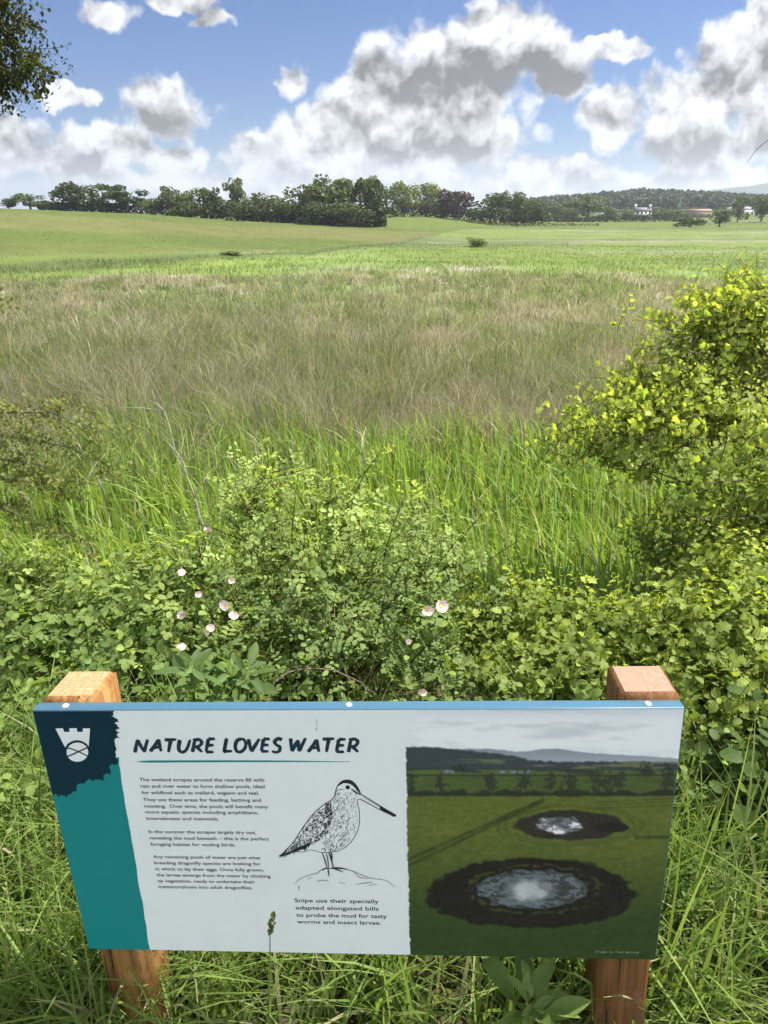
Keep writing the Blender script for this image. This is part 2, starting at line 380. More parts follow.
def tinted(me, col, name='crown'):
    me = me.copy(); a = me.attributes['Col']; n_ = len(me.vertices); buf = np.zeros(n_*4, np.float32); a.data.foreach_get('color', buf)
    buf = buf.reshape(-1, 4); buf[:, :3] *= np.array(col); a.data.foreach_set('color', buf.ravel()); me.name = name
    me.materials.append(FARLEAF); return me
SHAPES = {k: [crown_mesh(k, 100+10*i+j) for j in range(3)] for i, k in enumerate(('round', 'tall', 'broken', 'bushy'))}
TRUNKS = [trunk_mesh(s) for s in (1, 2, 3)]
for t_ in TRUNKS: t_.materials.append(BARK)
TCOL = {'oak': (.075,.105,.034), 'mid': (.095,.13,.042), 'light': (.15,.19,.055), 'copper': (.06,.042,.045), 'dark': (.055,.082,.032)}
_cm = {}
def tree(px, top, w, dist, shape, tone, label, name='tree', base=None, grp=None, ti=[0]):
    ti[0] += 1; v = ti[0] % 3
    p = at(px, 212, dist); x, y = p[0], dist; z0 = h1(x, y) if base is None else at(px, base, dist)[2]
    H = at(px, top, dist)[2]-z0; wd = w/746*dist*1.12
    key = (shape, tone, v)
    if key not in _cm: _cm[key] = tinted(SHAPES[shape][v], TCOL[tone])
    r = empty(name, (x, y, z0)); tag(r, label, 'tree', grp)
    r.scale = (wd, wd, H); r.rotation_euler = (0, 0, rng.uniform(0, 6.28))
    link('crown', _cm[key], r); link('trunk', TRUNKS[v], r)
G1 = 'trees along the ridge'
TREES = [
 (10,197,17,207,'round','dark','tiny round tree at the very left end of the ridge tree line',G1),
 (31,193,28,207,'round','oak','small dome shaped tree standing alone second from the left end of the ridge',G1),
 (57,199,22,207,'bushy','oak','low scrubby tree filling the dip left of the first tall ridge tree',G1),
 (80,181,44,206,'round','dark','broad dark oak, first tall tree from the left on the ridge',G1),
 (105,181,26,206,'broken','oak','gappy tall tree with sky showing through, just right of the broad dark oak',G1),
 (128,184,40,206,'broken','dark','wide open crowned tree with gaps, left of the dip in the ridge line',G1),
 (151,194,26,205,'bushy','mid','low rounded tree in the dip of the ridge line',G1),
 (170,186,24,205,'tall','oak','narrow tree with a thin ragged top just right of the ridge line dip',G1),
 (189,187,36,204,'round','mid','mid green rounded tree right of the narrow ragged one',G1),
 (211,185,30,204,'tall','oak','upright tree left of the pointed one on the ridge',G1),
 (237,178,25,203,'tall','mid','pointed tree whose tip rises above its ridge neighbours under the gap of blue sky',G1),
 (256,188,36,202,'bushy','oak','low wide tree just right of the pointed ridge tree',G1),
 (278,189,36,200,'bushy','mid','low soft crowned tree left of the tall clump on the ridge',G1),
 (303,183,42,198,'round','oak','rounded tree starting the tall clump at the right of the ridge',G1),
 (333,174,52,197,'round','mid','tallest broad tree of the right hand clump on the ridge',G1),
 (361,173,46,196,'broken','mid','tall airy crowned tree right of the tallest broad ridge tree',G1),
 (379,181,36,192,'round','dark','dark tree closing the right end of the front ridge clump',G1),
 (318,196,44,190,'bushy','dark','dark low tree in front of the tall ridge clump',G1),
 (356,197,46,188,'bushy','oak','wide low tree spreading at the foot of the tall ridge clump',G1),
 (230,197,44,196,'bushy','dark','dark low tree in front of the pointed ridge tree',G1),
 (190,199,40,199,'bushy','oak','low bushy tree at the foot of the mid green rounded tree',G1),
 (404,180,34,285,'round','light','pale green tree behind the bright slope, first beyond the ridge clump','trees behind the bright slope'),
 (426,182,32,285,'round','light','second pale green tree behind the slope, left of the copper beech','trees behind the bright slope'),
 (443,189,26,280,'bushy','mid','low green tree tucked against the left of the copper beech','trees behind the bright slope'),
 (459,188,44,275,'round','copper','purple leaved copper beech behind the bright slope',None),
 (491,192,40,270,'round','dark','dark green tree right of the copper beech','trees behind the bright slope'),
 (517,191,27,272,'tall','mid','upright tree with an open top, second right of the copper beech','trees behind the bright slope'),
 (534,197,28,268,'round','oak','rounded tree ending the row right of the copper beech','trees behind the bright slope'),
 (558,199,32,395,'bushy','oak','dull green tree in the dip before the wooded hill','trees in the valley'),
 (588,194,34,385,'round','mid','big rounded tree standing in front of the left end of the wooded hill','trees in the valley'),
 (574,204,26,380,'bushy','mid','low tree at the left foot of the big rounded valley tree','trees in the valley'),
 (612,205,22,400,'bushy','mid','small tree between the big rounded tree and the white house','trees in the valley'),
 (666,206,26,420,'bushy','oak','dark tree just right of the white house','trees in the valley'),
 (628,208,12,395,'bushy','oak','small tree covering the left corner of the white house','trees in the valley'),
 (739,195,18,330,'tall','mid','slim roadside tree right of the brown roofed barn','trees in the valley'),
 (763,194,24,330,'round','oak','fuller roadside tree at the right edge of the picture','trees in the valley'),
 (722,209,19,250,'round','oak','small lone tree in the flat field beside the dark thorn bush','trees in the valley'),
 (692,216,28,240,'bushy','dark','wide dark thorn bush in the flat field below the barn','trees in the valley'),
]
for (px, top, w, d, sh, tn, lb, g_) in TREES: tree(px, top, w, d, sh, tn, lb, 'copper_beech_tree' if tn == 'copper' else 'tree', None, g_)

tree(478,235.5,22,104,'bushy','light','low scrubby bush alone on the bright slope below the copper beech','scrub_bush')
tree(226,250,24,80,'bushy','light','small low bush at the foot of the left hand slope, nearer the middle','scrub_bush')
tree(104,254,20,78,'bushy','oak','small low bush at the foot of the left hand slope, nearer the left edge','scrub_bush')
tree(602,320,46,19,'bushy','mid','dark green bramble clump among the dry rushes left of the lime leaved bush','scrub_bush')
def leaf_cloud(m, c, s, col, g, flat=.5):
    k = len(c); nrm = g.normal(size=(k, 3))+np.array((0, -.4, flat)); nrm /= np.linalg.norm(nrm, axis=1)[:, None]
    up = np.cross(nrm, g.normal(size=(k, 3))); up /= np.linalg.norm(up, axis=1)[:, None]; sd_ = np.cross(nrm, up); s = s[:, None]
    v = np.stack([c+sd_*s, c+up*s*1.2+nrm*s*.3, c-sd_*s*.9, c-up*s*1.1-nrm*s*.2], 1).reshape(-1, 3)
    m.add(v, np.arange(k*4).reshape(-1, 4), None, np.repeat(col, 4, axis=0))
def hedge(name, pts, hgt, wid, nper, colr, label, kind=None, size=(.2, .45)):
    g = np.random.default_rng(len(label)); m = Mesher()
    for (a, b) in zip(pts[:-1], pts[1:]):
        t = g.uniform(0, 1, nper); px = a[0]+(b[0]-a[0])*t; dd = a[1]+(b[1]-a[1])*t
        x = (px-384)/746*dd; y = dd+g.normal(0, wid, nper)
        z0 = hz(x, y); hh = hgt*(.55+.9*fbm(x, y*0, 6, 5)); z = z0+hh*g.uniform(0, 1, nper)**.7
        tone = (.75+.5*fbm(x, y, 5, 9))[:, None]*g.uniform(.8, 1.2, (nper, 1))*np.array(colr)
        leaf_cloud(m, np.c_[x, y, z], g.uniform(*size, nper), tone, g)
    return tag(m.build(name, FARLEAF), label, 'hedge' if kind is None else 'undergrowth', None, kind)
hedge('undergrowth', [(40,209),(130,208),(260,203),(330,198),(386,192)], 2.8, 1.5, 2000, (.045,.062,.022), 'dark scrub filling the foot of the ridge tree line', 'stuff')
hedge('undergrowth', [(392,287),(440,284),(500,272),(545,270)], 4.5, 1.5, 1500, (.04,.055,.022), 'dark scrub under the trees around the copper beech', 'stuff')
hedge('hedge', [(545,352),(610,356),(690,360)], 3.2, .8, 1700, (.042,.058,.022), 'long dark field hedge below the white house')
hedge('hedge', [(600,470),(680,480),(800,470)], 4.5, 1.2, 1500, (.055,.075,.028), 'far hedge running behind the brown roofed barn')
hedge('undergrowth', [(455,255),(520,250),(600,262)], 1.0, .7, 500, (.075,.085,.04), 'thin brown sedge strip along the ditch in the flat field', 'stuff', (.12, .25))

# wood on the hill: reads as one mass
def wood():
    g = np.random.default_rng(5); m = Mesher(); th0 = math.atan((505-384)/746); th1 = math.atan((1000-384)/746)
    for k in range(1500):
        th = g.uniform(th0, th1); r = g.uniform(640, 900)
        x, y = r*math.sin(th), r*math.cos(th); z = h1(x, y); R_ = g.uniform(4, 6.5); nl = 46
        d = g.normal(size=(nl, 3)); d /= np.linalg.norm(d, axis=1)[:, None]; d[:, 2] = np.abs(d[:, 2])*1.1-.15
        c = np.array((x, y, z+R_*.5))+d*R_*g.uniform(.8, 1.1, (nl, 1))
        tone = np.array((.045,.07,.045))*g.uniform(.65, 1.5)*g.uniform(.8, 1.2, (nl, 1))  # bluish haze tone mixed into the leaf colour
        leaf_cloud(m, c, g.uniform(.9, 1.9, nl), tone, g, .8)
    tag(m.build('woodland', FARLEAF), 'dark wood covering the low hill on the right skyline', 'wood', None, 'stuff')
wood()

# ------------------------------------------------------------------ far buildings and fences
def boxm(m, x0, x1, y0, y1, z0, z1, c):
    v = [(x, y, z) for z in (z0, z1) for y in (y0, y1) for x in (x0, x1)]
    m.add(v, [(0,2,3,1),(4,5,7,6),(0,1,5,4),(2,6,7,3),(0,4,6,2),(1,3,7,5)], None, c)
PAINT = mat_col('render_and_slate', .8, .3, 2, .12)
def gable(m, x0, x1, y0, y1, z0, zr, c, over=.3):
    ym = (y0+y1)/2; x0 -= over; x1 += over; y0 -= over; y1 += over
    m.add([(x0,y0,z0),(x1,y0,z0),(x1,ym,zr),(x0,ym,zr),(x0,y1,z0),(x1,y1,z0)], [(0,1,2,3),(3,2,5,4),(1,0,4,5)], [(1,5,2),(0,3,4)], c)
haze()
def house(px, dist, L, Wd, hw, hr, cw, cr, label, name, chim=True, wins=4):
    x = (px-384)/746*dist; r = empty(name, (x, dist, h1(x, dist)-.2)); tag(r, label, 'house' if chim else 'barn')
    m = Mesher(); boxm(m, -L/2, L/2, 0, Wd, 0, hw, cw)
    m.add([(-L/2,0,hw),(-L/2,Wd,hw),(-L/2,Wd/2,hr-.15),(L/2,0,hw),(L/2,Wd,hw),(L/2,Wd/2,hr-.15)], None, [(0,2,1),(3,4,5)], cw); m.build('wall', PAINT, r)
    m = Mesher(); gable(m, -L/2, L/2, 0, Wd, hw, hr, cr); rf = m.build('roof', PAINT, r)
    if chim:
        for sx in (-1, 1):
            m = Mesher(); boxm(m, sx*L*.46-.5, sx*L*.46+.5, Wd/2-.6, Wd/2+.6, hr-.8, hr+1.5, cw); m.build('chimney', PAINT, rf)
    for k in range(wins):
        xx = -L/2+L*(k+.5)/wins
        for zz in ((1.0, 3.4) if hw > 4 else (1.0,)):
            m = Mesher(); boxm(m, xx-.5, xx+.5, -.06, .05, zz, zz+1.3, (.05,.06,.07)); m.build('window', PAINT, r)
    m = Mesher(); boxm(m, -.5, .5, -.09, .05, .2, 2.2, (.08,.1,.09)); m.build('door', PAINT, r)
house(644, 400, 8.5, 6, 4.4, 6.6, (.60,.59,.56), (.16,.165,.18), 'white farmhouse with grey roof and two white chimneys below the wood', 'farmhouse')
house(611, 430, 9, 6, 2.4, 3.6, (.6,.6,.6), (.5,.5,.52), 'low pale grey shed left of the white farmhouse', 'farm_shed', False, 2)
house(702, 440, 13, 8, 3.2, 5.0, (.22,.165,.12), (.23,.165,.125), 'brown barn with a russet roof beside the far hedge', 'barn', False, 3)
house(733, 450, 5, 5, 3.4, 5.2, (.66,.65,.63), (.3,.3,.31), 'small pale cottage half hidden behind the slim roadside tree', 'cottage', False, 2)
house(748, 460, 8, 6, 3.2, 5.2, (.7,.69,.66), (.33,.33,.34), 'wide pale house between the two roadside trees', 'roadside_house', False, 3)
def rail_fence():
    r = empty('rail_fence', (0, 0, 0)); tag(r, 'pale wooden rail fence crossing the flat field at the right', 'fence')
    a = np.array(((704-384)/746*270, 270.)); b = np.array(((800-384)/746*280, 280.)); k = 14
    pts = [a+(b-a)*i/(k-1) for i in range(k)]
    for p in pts:
        m = Mesher(); z = h1(*p); boxm(m, p[0]-.07, p[0]+.07, p[1]-.07, p[1]+.07, z-.3, z+1.25, (.34,.31,.25)); m.build('fence_post', BARK, r)
    m = Mesher()
    for zz in (.45, .8, 1.12): tube(m, [(p[0], p[1]-.1, h1(*p)+zz) for p in pts], .06, (.38,.35,.29), 4)
    m.build('rail', BARK, r)
rail_fence()

# ------------------------------------------------------------------ grasses
def blades(m, base, h, w, lean, az, col, tipcol=None, seg=3, tw=None, curl=2.0, roundtip=.75):
    k = len(base); t = np.linspace(0, 1, seg+1)
    tw = rng.uniform(0, 6.28, k) if tw is None else tw
    L = np.stack([np.cos(az), np.sin(az), 0*az], 1); B = np.stack([np.cos(tw), np.sin(tw), 0*tw], 1)
    pos = base[:, None]+np.array((0, 0, 1.))*(h[:, None]*(t-.38*np.clip(lean, 0, 1.6)[:, None]*t**3))[..., None]+L[:, None]*(h*lean)[:, None, None]*(t**curl)[None, :, None]
    wid = w[:, None]*np.maximum(1-t**2.2, 0)[None]**roundtip*.5; wid[:, -1] = w*.03
    V = np.stack([pos-B[:, None]*wid[..., None], pos+B[:, None]*wid[..., None]], 2).reshape(-1, 3)
    n_ = (seg+1)*2; i, s = np.meshgrid(np.arange(k), np.arange(seg), indexing='ij'); o = i*n_+s*2
    q = np.stack([o, o+1, o+3, o+2], -1).reshape(-1, 4)
    tip = col if tipcol is None else tipcol
    C = col[:, None]*(1-t**1.5)[None, :, None]+tip[:, None]*(t**1.5)[None, :, None]
    m.add(V, q, None, np.repeat(C, 2, axis=1).reshape(-1, 3))
def polar(k, r0, r1, tmax=.95, p=0.0):
    r = np.exp(rng.uniform(math.log(r0), math.log(r1), k)); t = rng.uniform(-tmax, tmax, k)
    y = r/np.sqrt(1+t*t); return t*y, y
WIND = .25
def tussocks(m, nt, nb, r0, r1, hh, wk, rad):
    x0, y0 = polar(nt, r0, r1); r0_ = np.hypot(x0, y0)
    ok = (rng.uniform(0, 1, nt) < .3+.9*sst(fbm(x0, y0, 2.0, 91), .3, .6)) & (rng.uniform(0, 1, nt) < sst(r0_+fbm(x0, y0, 3, 8)*7-3.5, 5.0, 8.0))
    x0, y0 = x0[ok], y0[ok]; k = len(x0); c0 = meadow_col(x0, y0)
    q = rng.uniform(0, 1, k); alt = np.where((q < .30)[:, None], DRYP, np.where((q < .52)[:, None], RUSH*1.05, np.where((q < .60)[:, None], DRY*.8, c0)))
    c0 = lerp(c0, alt, .8)*rng.uniform(.55, 1.4, (k, 1)); h0 = rng.uniform(*hh, k)*(.7+.6*fbm(x0, y0, 3, 55))
    a = rng.uniform(0, 6.283, (k, nb)); rr = rad*np.sqrt(rng.uniform(0, 1, (k, nb)))*(h0/np.mean(h0))[:, None]
    x = (x0[:, None]+np.cos(a)*rr).ravel(); y = (y0[:, None]+np.sin(a)*rr).ravel(); n_ = k*nb
    c = np.repeat(c0, nb, 0)*rng.uniform(.75, 1.3, (n_, 1)); h = np.repeat(h0, nb)*rng.uniform(.55, 1.12, n_)
    lean = np.clip(.15+.5*(rr/rad).ravel()+rng.normal(0, .18, n_), .02, 1.3); az = a.ravel()+rng.normal(0, .5, n_)
    tip = lerp(c, np.where(rng.uniform(0, 1, (n_, 1)) < .35, DRYP, DRY)*rng.uniform(.7, 1.3, (n_, 1)), rng.uniform(0, 1, n_)**.7)
    r_ = np.hypot(x, y); blades(m, np.c_[x, y, hz(x, y)-.02], h, wk*r_*rng.uniform(.6, 1.4, n_)+.0012, lean, az, c, tip, 3)
def meadow():
    m = Mesher()
    tussocks(m, 2150, 30, 5.4, 16, (.4, .85), .00062, .17); tussocks(m, 3800, 20, 15, 50, (.35, .8), .0007, .28)
    for (k, r0, r1, w0, hh, seg) in ((33000, 5.6, 15, .0005, (.3, .7), 3), (43000, 14, 46, .0006, (.25, .6), 2), (72000, 44, 115, .00065, (.2, .5), 2)):
        x, y = polar(k, r0, r1); r = np.hypot(x, y)
        keep = rng.uniform(0, 1, k) < .3+.95*sst(fbm(x, y, np.where(r > 44, 3.5, 1.1), 91), .3, .6); keep &= rng.uniform(0, 1, k) < sst(r+fbm(x, y, 3, 8)*7-3.5, 4.8, 7.8)
        keep &= (r < pas_edge(x/y)-2+(fbm(x, y, 25, 9)-.5)*14) | (rng.uniform(0, 1, k) < .06)
        x, y, r = x[keep], y[keep], r[keep]; k = len(x)
        c = meadow_col(x, y)*rng.uniform(.7, 1.3, (k, 1)); far = sst(r, 48, 75)
        sel = rng.uniform(0, 1, k) < .22*(1-far*.6); c[sel] = (DRYP*rng.uniform(.7, 1.25, (k, 1)))[sel]
        sel = rng.uniform(0, 1, k) < .18; c[sel] = (RUSH*1.1*rng.uniform(.7, 1.3, (k, 1)))[sel]
        dr = sst(c[:, 0]/c[:, 1], .8, 1.2)
        tip = lerp(c, DRY*rng.uniform(.8, 1.5, (k, 1)), (.25+.6*dr*rng.uniform(.3, 1, k))*(1-.8*far))
        h = rng.uniform(*hh, k)*(.6+.8*fbm(x, y, 3, 55))*(1-.5*sst(r, 60, 90))
        blades(m, np.c_[x, y, hz(x, y)-.02], h, w0*r*rng.uniform(.6, 1.4, k)+.0015, np.abs(rng.normal(.35, .35, k)), rng.uniform(0, 6.28, k), c, tip, seg)
    x, y = polar(30000, 74, 215, .62); k = len(x)
    c = meadow_col(x, y)*rng.uniform(.8, 1.2, (k, 1))*(.8+.4*fbm(x, y*.4, 2.5, 97))[:, None]
    blades(m, np.c_[x, y, hz(x, y)-.02], rng.uniform(.02, .07, k), .0014*np.hypot(x, y)*rng.uniform(.6, 1.4, k), rng.uniform(.1, .6, k), rng.uniform(0, 6.28, k), c, None, 1)
    tag(m.build('meadow_grass', GRASS), 'rough rushes and dry seeding grass covering the marsh and pasture', 'grass', None, 'stuff')
meadow()
def reeds():
    m = Mesher(); k = 30000; x, y = polar(k, 2.7, 10, .9); r = np.hypot(x, y)
    keep = rng.uniform(0, 1, k) < sst(fbm(x, y, .5, 19)*.6+fbm(x, y, .22, 29)*.4, .30, .55)*(1-sst(r+(fbm(x, y, 2.2, 39)-.5)*8, 5.4, 8.2))
    x, y = x[keep], y[keep]; k = len(x)
    c = REED*rng.uniform(.65, 1.35, (k, 1))*np.c_[rng.uniform(.8, 1.25, k), np.ones(k), rng.uniform(.6, 1.5, k)]
    c = lerp(c, LIME*1.1, rng.uniform(0, .5, k)); dry = rng.uniform(0, 1, k) < .06; c[dry] = DRYP*1.1
    tip = c*rng.uniform(1.0, 1.25, (k, 1))
    lean = np.where(rng.uniform(0, 1, k) < .32, rng.uniform(.4, 1.1, k), np.abs(rng.normal(.12, .15, k)))
    az = 2.4*fbm(x, y, .8, 49)*2+rng.normal(0, .8, k)
    blades(m, np.c_[x, y, hz(x, y)-.03], rng.uniform(.36, .66, k)*(.75+.5*fbm(x, y, .7, 59)), rng.uniform(.012, .028, k), lean, az, c, tip, 6, None, 2.6)
    tag(m.build('reeds', GRASS), 'bright green broad bladed reed grass at the marsh edge', 'reeds', None, 'stuff')
reeds()
VG = np.array((.125,.20,.045)); VG2 = np.array((.215,.285,.075)); VG3 = np.array((.28,.27,.14))
def verge():
    m = Mesher()
    def lay(k, xr, yr, hr, wr, ln, seg=5):
        x = rng.uniform(*xr, k); y = rng.uniform(*yr, k)
        keep = rng.uniform(0, 1, k) < .25+.9*sst(fbm(x, y, .18, 63), .3, .6); x, y = x[keep], y[keep]; kk = len(x)
        c = lerp(VG, VG2, rng.uniform(0, 1, kk)**1.4)*rng.uniform(.7, 1.25, (kk, 1)); s = rng.uniform(0, 1, kk) < .07; c[s] = VG3
        blades(m, np.c_[x, y, hz(x, y)-.02], rng.uniform(*hr, kk), rng.uniform(*wr, kk), np.clip(rng.normal(ln, .3, kk), .05, 1.6), rng.uniform(0, 6.28, kk), c, c*1.15, seg, None, 2.2)
    lay(13500, (-1.5, 1.5), (.80, 1.5), (.16, .40), (.0035, .0105), .5)
    lay(5000, (-1.5, 1.5), (.32, .80), (.08, .24), (.003, .007), .45)
    lay(8000, (-1.7, -.45), (.75, 1.9), (.22, .5), (.0035, .0095), .6)
    lay(3500, (-1.8, 2.2), (1.4, 2.6), (.2, .5), (.003, .007), .5)
    lay(500, (.35, 1.3), (.80, 1.2), (.35, .62), (.005, .011), .35, 7)
    tag(m.build('verge_grass', GRASS), 'tangled long green grass of the verge around the sign', 'grass', None, 'stuff')
verge()

# ------------------------------------------------------------------ leaf and sprig templates
def leaf_t(L, prof_, fold=.25, bend=.3, c=1.0):
    """a leaf along +X with its face to +Z; returns verts, quads"""
    k = len(prof_); t = np.linspace(0, 1, k); mid = np.c_[t*L, 0*t, -bend*L*t**2*.6]
    w = np.array(prof_)*L; up = np.abs(w)*fold
    V = np.concatenate([mid, mid+np.c_[w*.25, w, up], mid+np.c_[w*.25, -w, up]])
    q = []
    for i in range(k-1): q += [(i, i+1, k+i+1, k+i), (i+1, i, 2*k+i, 2*k+i+1)]
    return V, np.array(q)
def rotm(x, y, z):
    return np.array(Matrix.Rotation(z, 3, 'Z') @ Matrix.Rotation(y, 3, 'Y') @ Matrix.Rotation(x, 3, 'X'))
OVAL = (.02, .2, .3, .32, .27, .15, .0)
TOOTH = (.02, .26, .30, .40, .34, .40, .28, .30, .14, .0)
LOBED = (.03, .06, .30, .16, .44, .2, .30, .08, .0)
MAPLE = (.05, .34, .2, .56, .3, .34, .12, .0)
LANCE = (.02, .1, .16, .18, .16, .1, .0)
class Sprig:
    def __init__(s): s.V = []; s.Q = []; s.C = []; s.n = 0
    def add(s, v, q, c): s.V.append(v); s.Q.append(q+s.n); s.C.append(np.broadcast_to(np.asarray(c, float), (len(v), 3))); s.n += len(v)
    def fin(s): return np.concatenate(s.V), np.concatenate(s.Q), np.concatenate(s.C)
def stem_quads(s, pts, r, c):
    m = Mesher(); tube(m, pts, r, c, 3); s.add(np.concatenate(m.V), np.concatenate(m.Q), c)
STEMC = (-1, -1, -1)                     # marks stem vertices: coloured separately
def sprig(kind, g, L, nleaf, size):
    s = Sprig(); bx, by = g.normal(0, .18, 2)
    t = np.linspace(0, 1, 4); pts = np.c_[bx*L*t**2, by*L*t**2, L*t]; stem_quads(s, pts, np.array((.006, .005, .004, .002))*L*1.6, STEMC)
    az = g.uniform(0, 6.28)
    for i in range(nleaf):
        f = .12+.88*(i+.5)/nleaf; p = np.array((bx*L*f*f, by*L*f*f, L*f)); az += 2.4+g.normal(0, .3)
        sz = size*g.uniform(.5, 1.25)*(1.05-.35*f); tone = g.uniform(.78, 1.22); young = f**2
        el = g.uniform(.1, .75)           # leaf rises from the twig
        if kind == 'rose':
            R0 = rotm(g.normal(0, .3), -el, az); r_ = Sprig(); k = 3
            v, q = leaf_t(sz, OVAL, .22, .3)
            for j in range(k):
                for sg in (-1, 1): 
                    if j == k-1 and sg == 1: continue
                    a = sg*1.0 if j < k-1 else 0
                    o = np.array((sz*(.75+j*.85), 0, -.05*sz*j))
                    r_.add(v@rotm(sg*.15, g.normal(0, .2), a).T*(.9+.1*j)+o, q, (tone*g.uniform(.88, 1.12), young, 0))
            rv, rq, rc = r_.fin(); s.add(rv@R0.T+p, rq, rc)
        elif kind == 'bramble':
            R0 = rotm(g.normal(0, .3), -el*.8, az); v, q = leaf_t(sz, TOOTH, .2, .35)
            for a in (0, 1.15, -1.15):
                vv = v@rotm(0, g.normal(.1, .15), a).T*(1 if a == 0 else .85)+np.array((sz*.7 if a == 0 else sz*.55, 0, 0)); s.add(vv@R0.T+p, q, (tone*g.uniform(.9, 1.1), young, 0))
        else:
            pr = {'hawthorn': LOBED, 'maple': MAPLE, 'oval': OVAL, 'nettle': TOOTH, 'lance': LANCE}[kind]
            v, q = leaf_t(sz, pr, g.uniform(.1, .45), g.uniform(.1, .6))
            v = v+np.array((sz*.15, 0, 0)); s.add(v@rotm(g.normal(0, .35), -el, az).T+p, q, (tone, young, 0))
    return s.fin()
def frames(d, g):
    d = d/np.linalg.norm(d, axis=1)[:, None]; a = np.cross(d, g.normal(size=d.shape)); a /= np.linalg.norm(a, axis=1)[:, None]
    return np.stack([a, np.cross(d, a), d], 2)
def scatter(m, temps, pos, dirs, scale, old, young, g, yf=None, stemc=(.10, .07, .035)):
    """old/young leaf colours; yf = how much of the young colour each sprig shows"""
    k = len(pos); pick = g.integers(0, len(temps), k); F_ = frames(dirs, g); yf = np.full(k, .5) if yf is None else yf
    for ti_, (v, q, c) in enumerate(temps):
        s = np.where(pick == ti_)[0]
        if not len(s): continue
        V = np.einsum('kij,nj->kni', F_[s], v)*scale[s][:, None, None]+pos[s][:, None]
        tone = g.uniform(.8, 1.22, len(s))[:, None]; y_ = np.clip(yf[s][:, None]*(.45+.75*c[None, :, 1]), 0, 1)
        colr = lerp(np.array(old), np.array(young), y_)*(c[None, :, 0]*tone)[..., None]
        st = c[:, 0] < 0; colr[:, st] = np.array(stemc)
        off = (np.arange(len(s))*len(v))[:, None, None]
        m.add(V.reshape(-1, 3), (q[None]+off).reshape(-1, 4), None, colr.reshape(-1, 3))
def blob_pts(items, g, dens, shell=(.35, 1.12)):
    """items: (px, py, dist, rx, ry, rz in metres); surface sprig points and outward directions"""
    P_, D_ = [], []
    for (px, py, d, rx, ry, rz) in items:
        k = int(dens*(rx*ry+rx*rz+ry*rz)*4); u = g.normal(size=(k, 3)); u /= np.linalg.norm(u, axis=1)[:, None]; u[:, 2] = np.where(u[:, 2] < -.3, -u[:, 2], u[:, 2])
        P_.append(at(px, py, d)+u*(rx, ry, rz)*g.uniform(*shell, (k, 1))**.7); D_.append(u+np.array((0, 0, .7))+g.normal(0, .35, (k, 3)))
    return np.concatenate(P_), np.concatenate(D_)
def on_ground(p, d, eps=.02):
    ok = p[:, 2] > hz(p[:, 0], p[:, 1])+eps; return p[ok], d[ok], ok
def canes(root, pts, g, k, r0, c, sag=.15, name='stem'):
    m = Mesher(); idx = g.choice(len(pts), min(k, len(pts)), replace=False)
    for i in idx:
        a = np.array(root)+g.normal(0, .08, 3)*(1, 1, 0); b = pts[i]; t = np.linspace(0, 1, 8)[:, None]
        pth = a+(b-a)*t+np.array((0, 0, 1))*np.sin(t*math.pi)*sag*np.linalg.norm(b-a)+g.normal(0, .012, (8, 3))*np.sin(t*math.pi)
        tube(m, pth, np.linspace(r0, r0*.3, 8), np.array(c)*g.uniform(.8, 1.2), 5)
    return m
def bush(name, label, cat, kind, items, dens, L, nleaf, size, old, young, seed, yfun, root, ncane=30, cane_r=.006, canec=(.12,.085,.05), extra=None, mat=LEAF):
    g = np.random.default_rng(seed); root = np.array(root, float); root[2] = h1(root[0], root[1])
    r = empty(name, root); tag(r, label, cat)
    P_, D_ = blob_pts(items, g, dens)
    if extra is not None:
        ep, ed = extra(g); P_ = np.concatenate([P_, ep]); D_ = np.concatenate([D_, ed])
    P_, D_, _ = on_ground(P_, D_)
    kinds = kind if isinstance(kind, tuple) else (kind,); temps = [sprig(kinds[i_ % len(kinds)], g, L*g.uniform(.75, 1.2), nleaf, size*g.uniform(.8, 1.15)*(1.25 if kinds[i_ % len(kinds)] == 'bramble' and len(kinds) > 1 else 1)) for i_ in range(9)]
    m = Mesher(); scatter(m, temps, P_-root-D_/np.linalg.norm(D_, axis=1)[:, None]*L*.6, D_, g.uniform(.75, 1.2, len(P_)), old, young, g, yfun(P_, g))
    m.build('foliage', mat, r)
    canes((0, 0, 0), P_-root, g, ncane, cane_r, canec).build('stems', BARK, r, True)
    return r, P_, root
def along(br, g, per, spread, up=.5):
    """sprigs along branch polylines given as (px, py, dist)"""
    P_, D_ = [], []
    for b in br:
        q = np.array([at(*p) for p in b]); 
        for i in range(len(q)-1):
            k = max(2, int(per*np.linalg.norm(q[i+1]-q[i]))); t = g.uniform(0, 1, (k, 1)); tg = (q[i+1]-q[i])/np.linalg.norm(q[i+1]-q[i])
            P_.append(q[i]+(q[i+1]-q[i])*t+g.normal(0, spread, (k, 3))*(1, 1, .8)); D_.append(tg*.9+np.array((0, 0, up))+g.normal(0, .55, (k, 3)))
    return np.concatenate(P_), np.concatenate(D_)

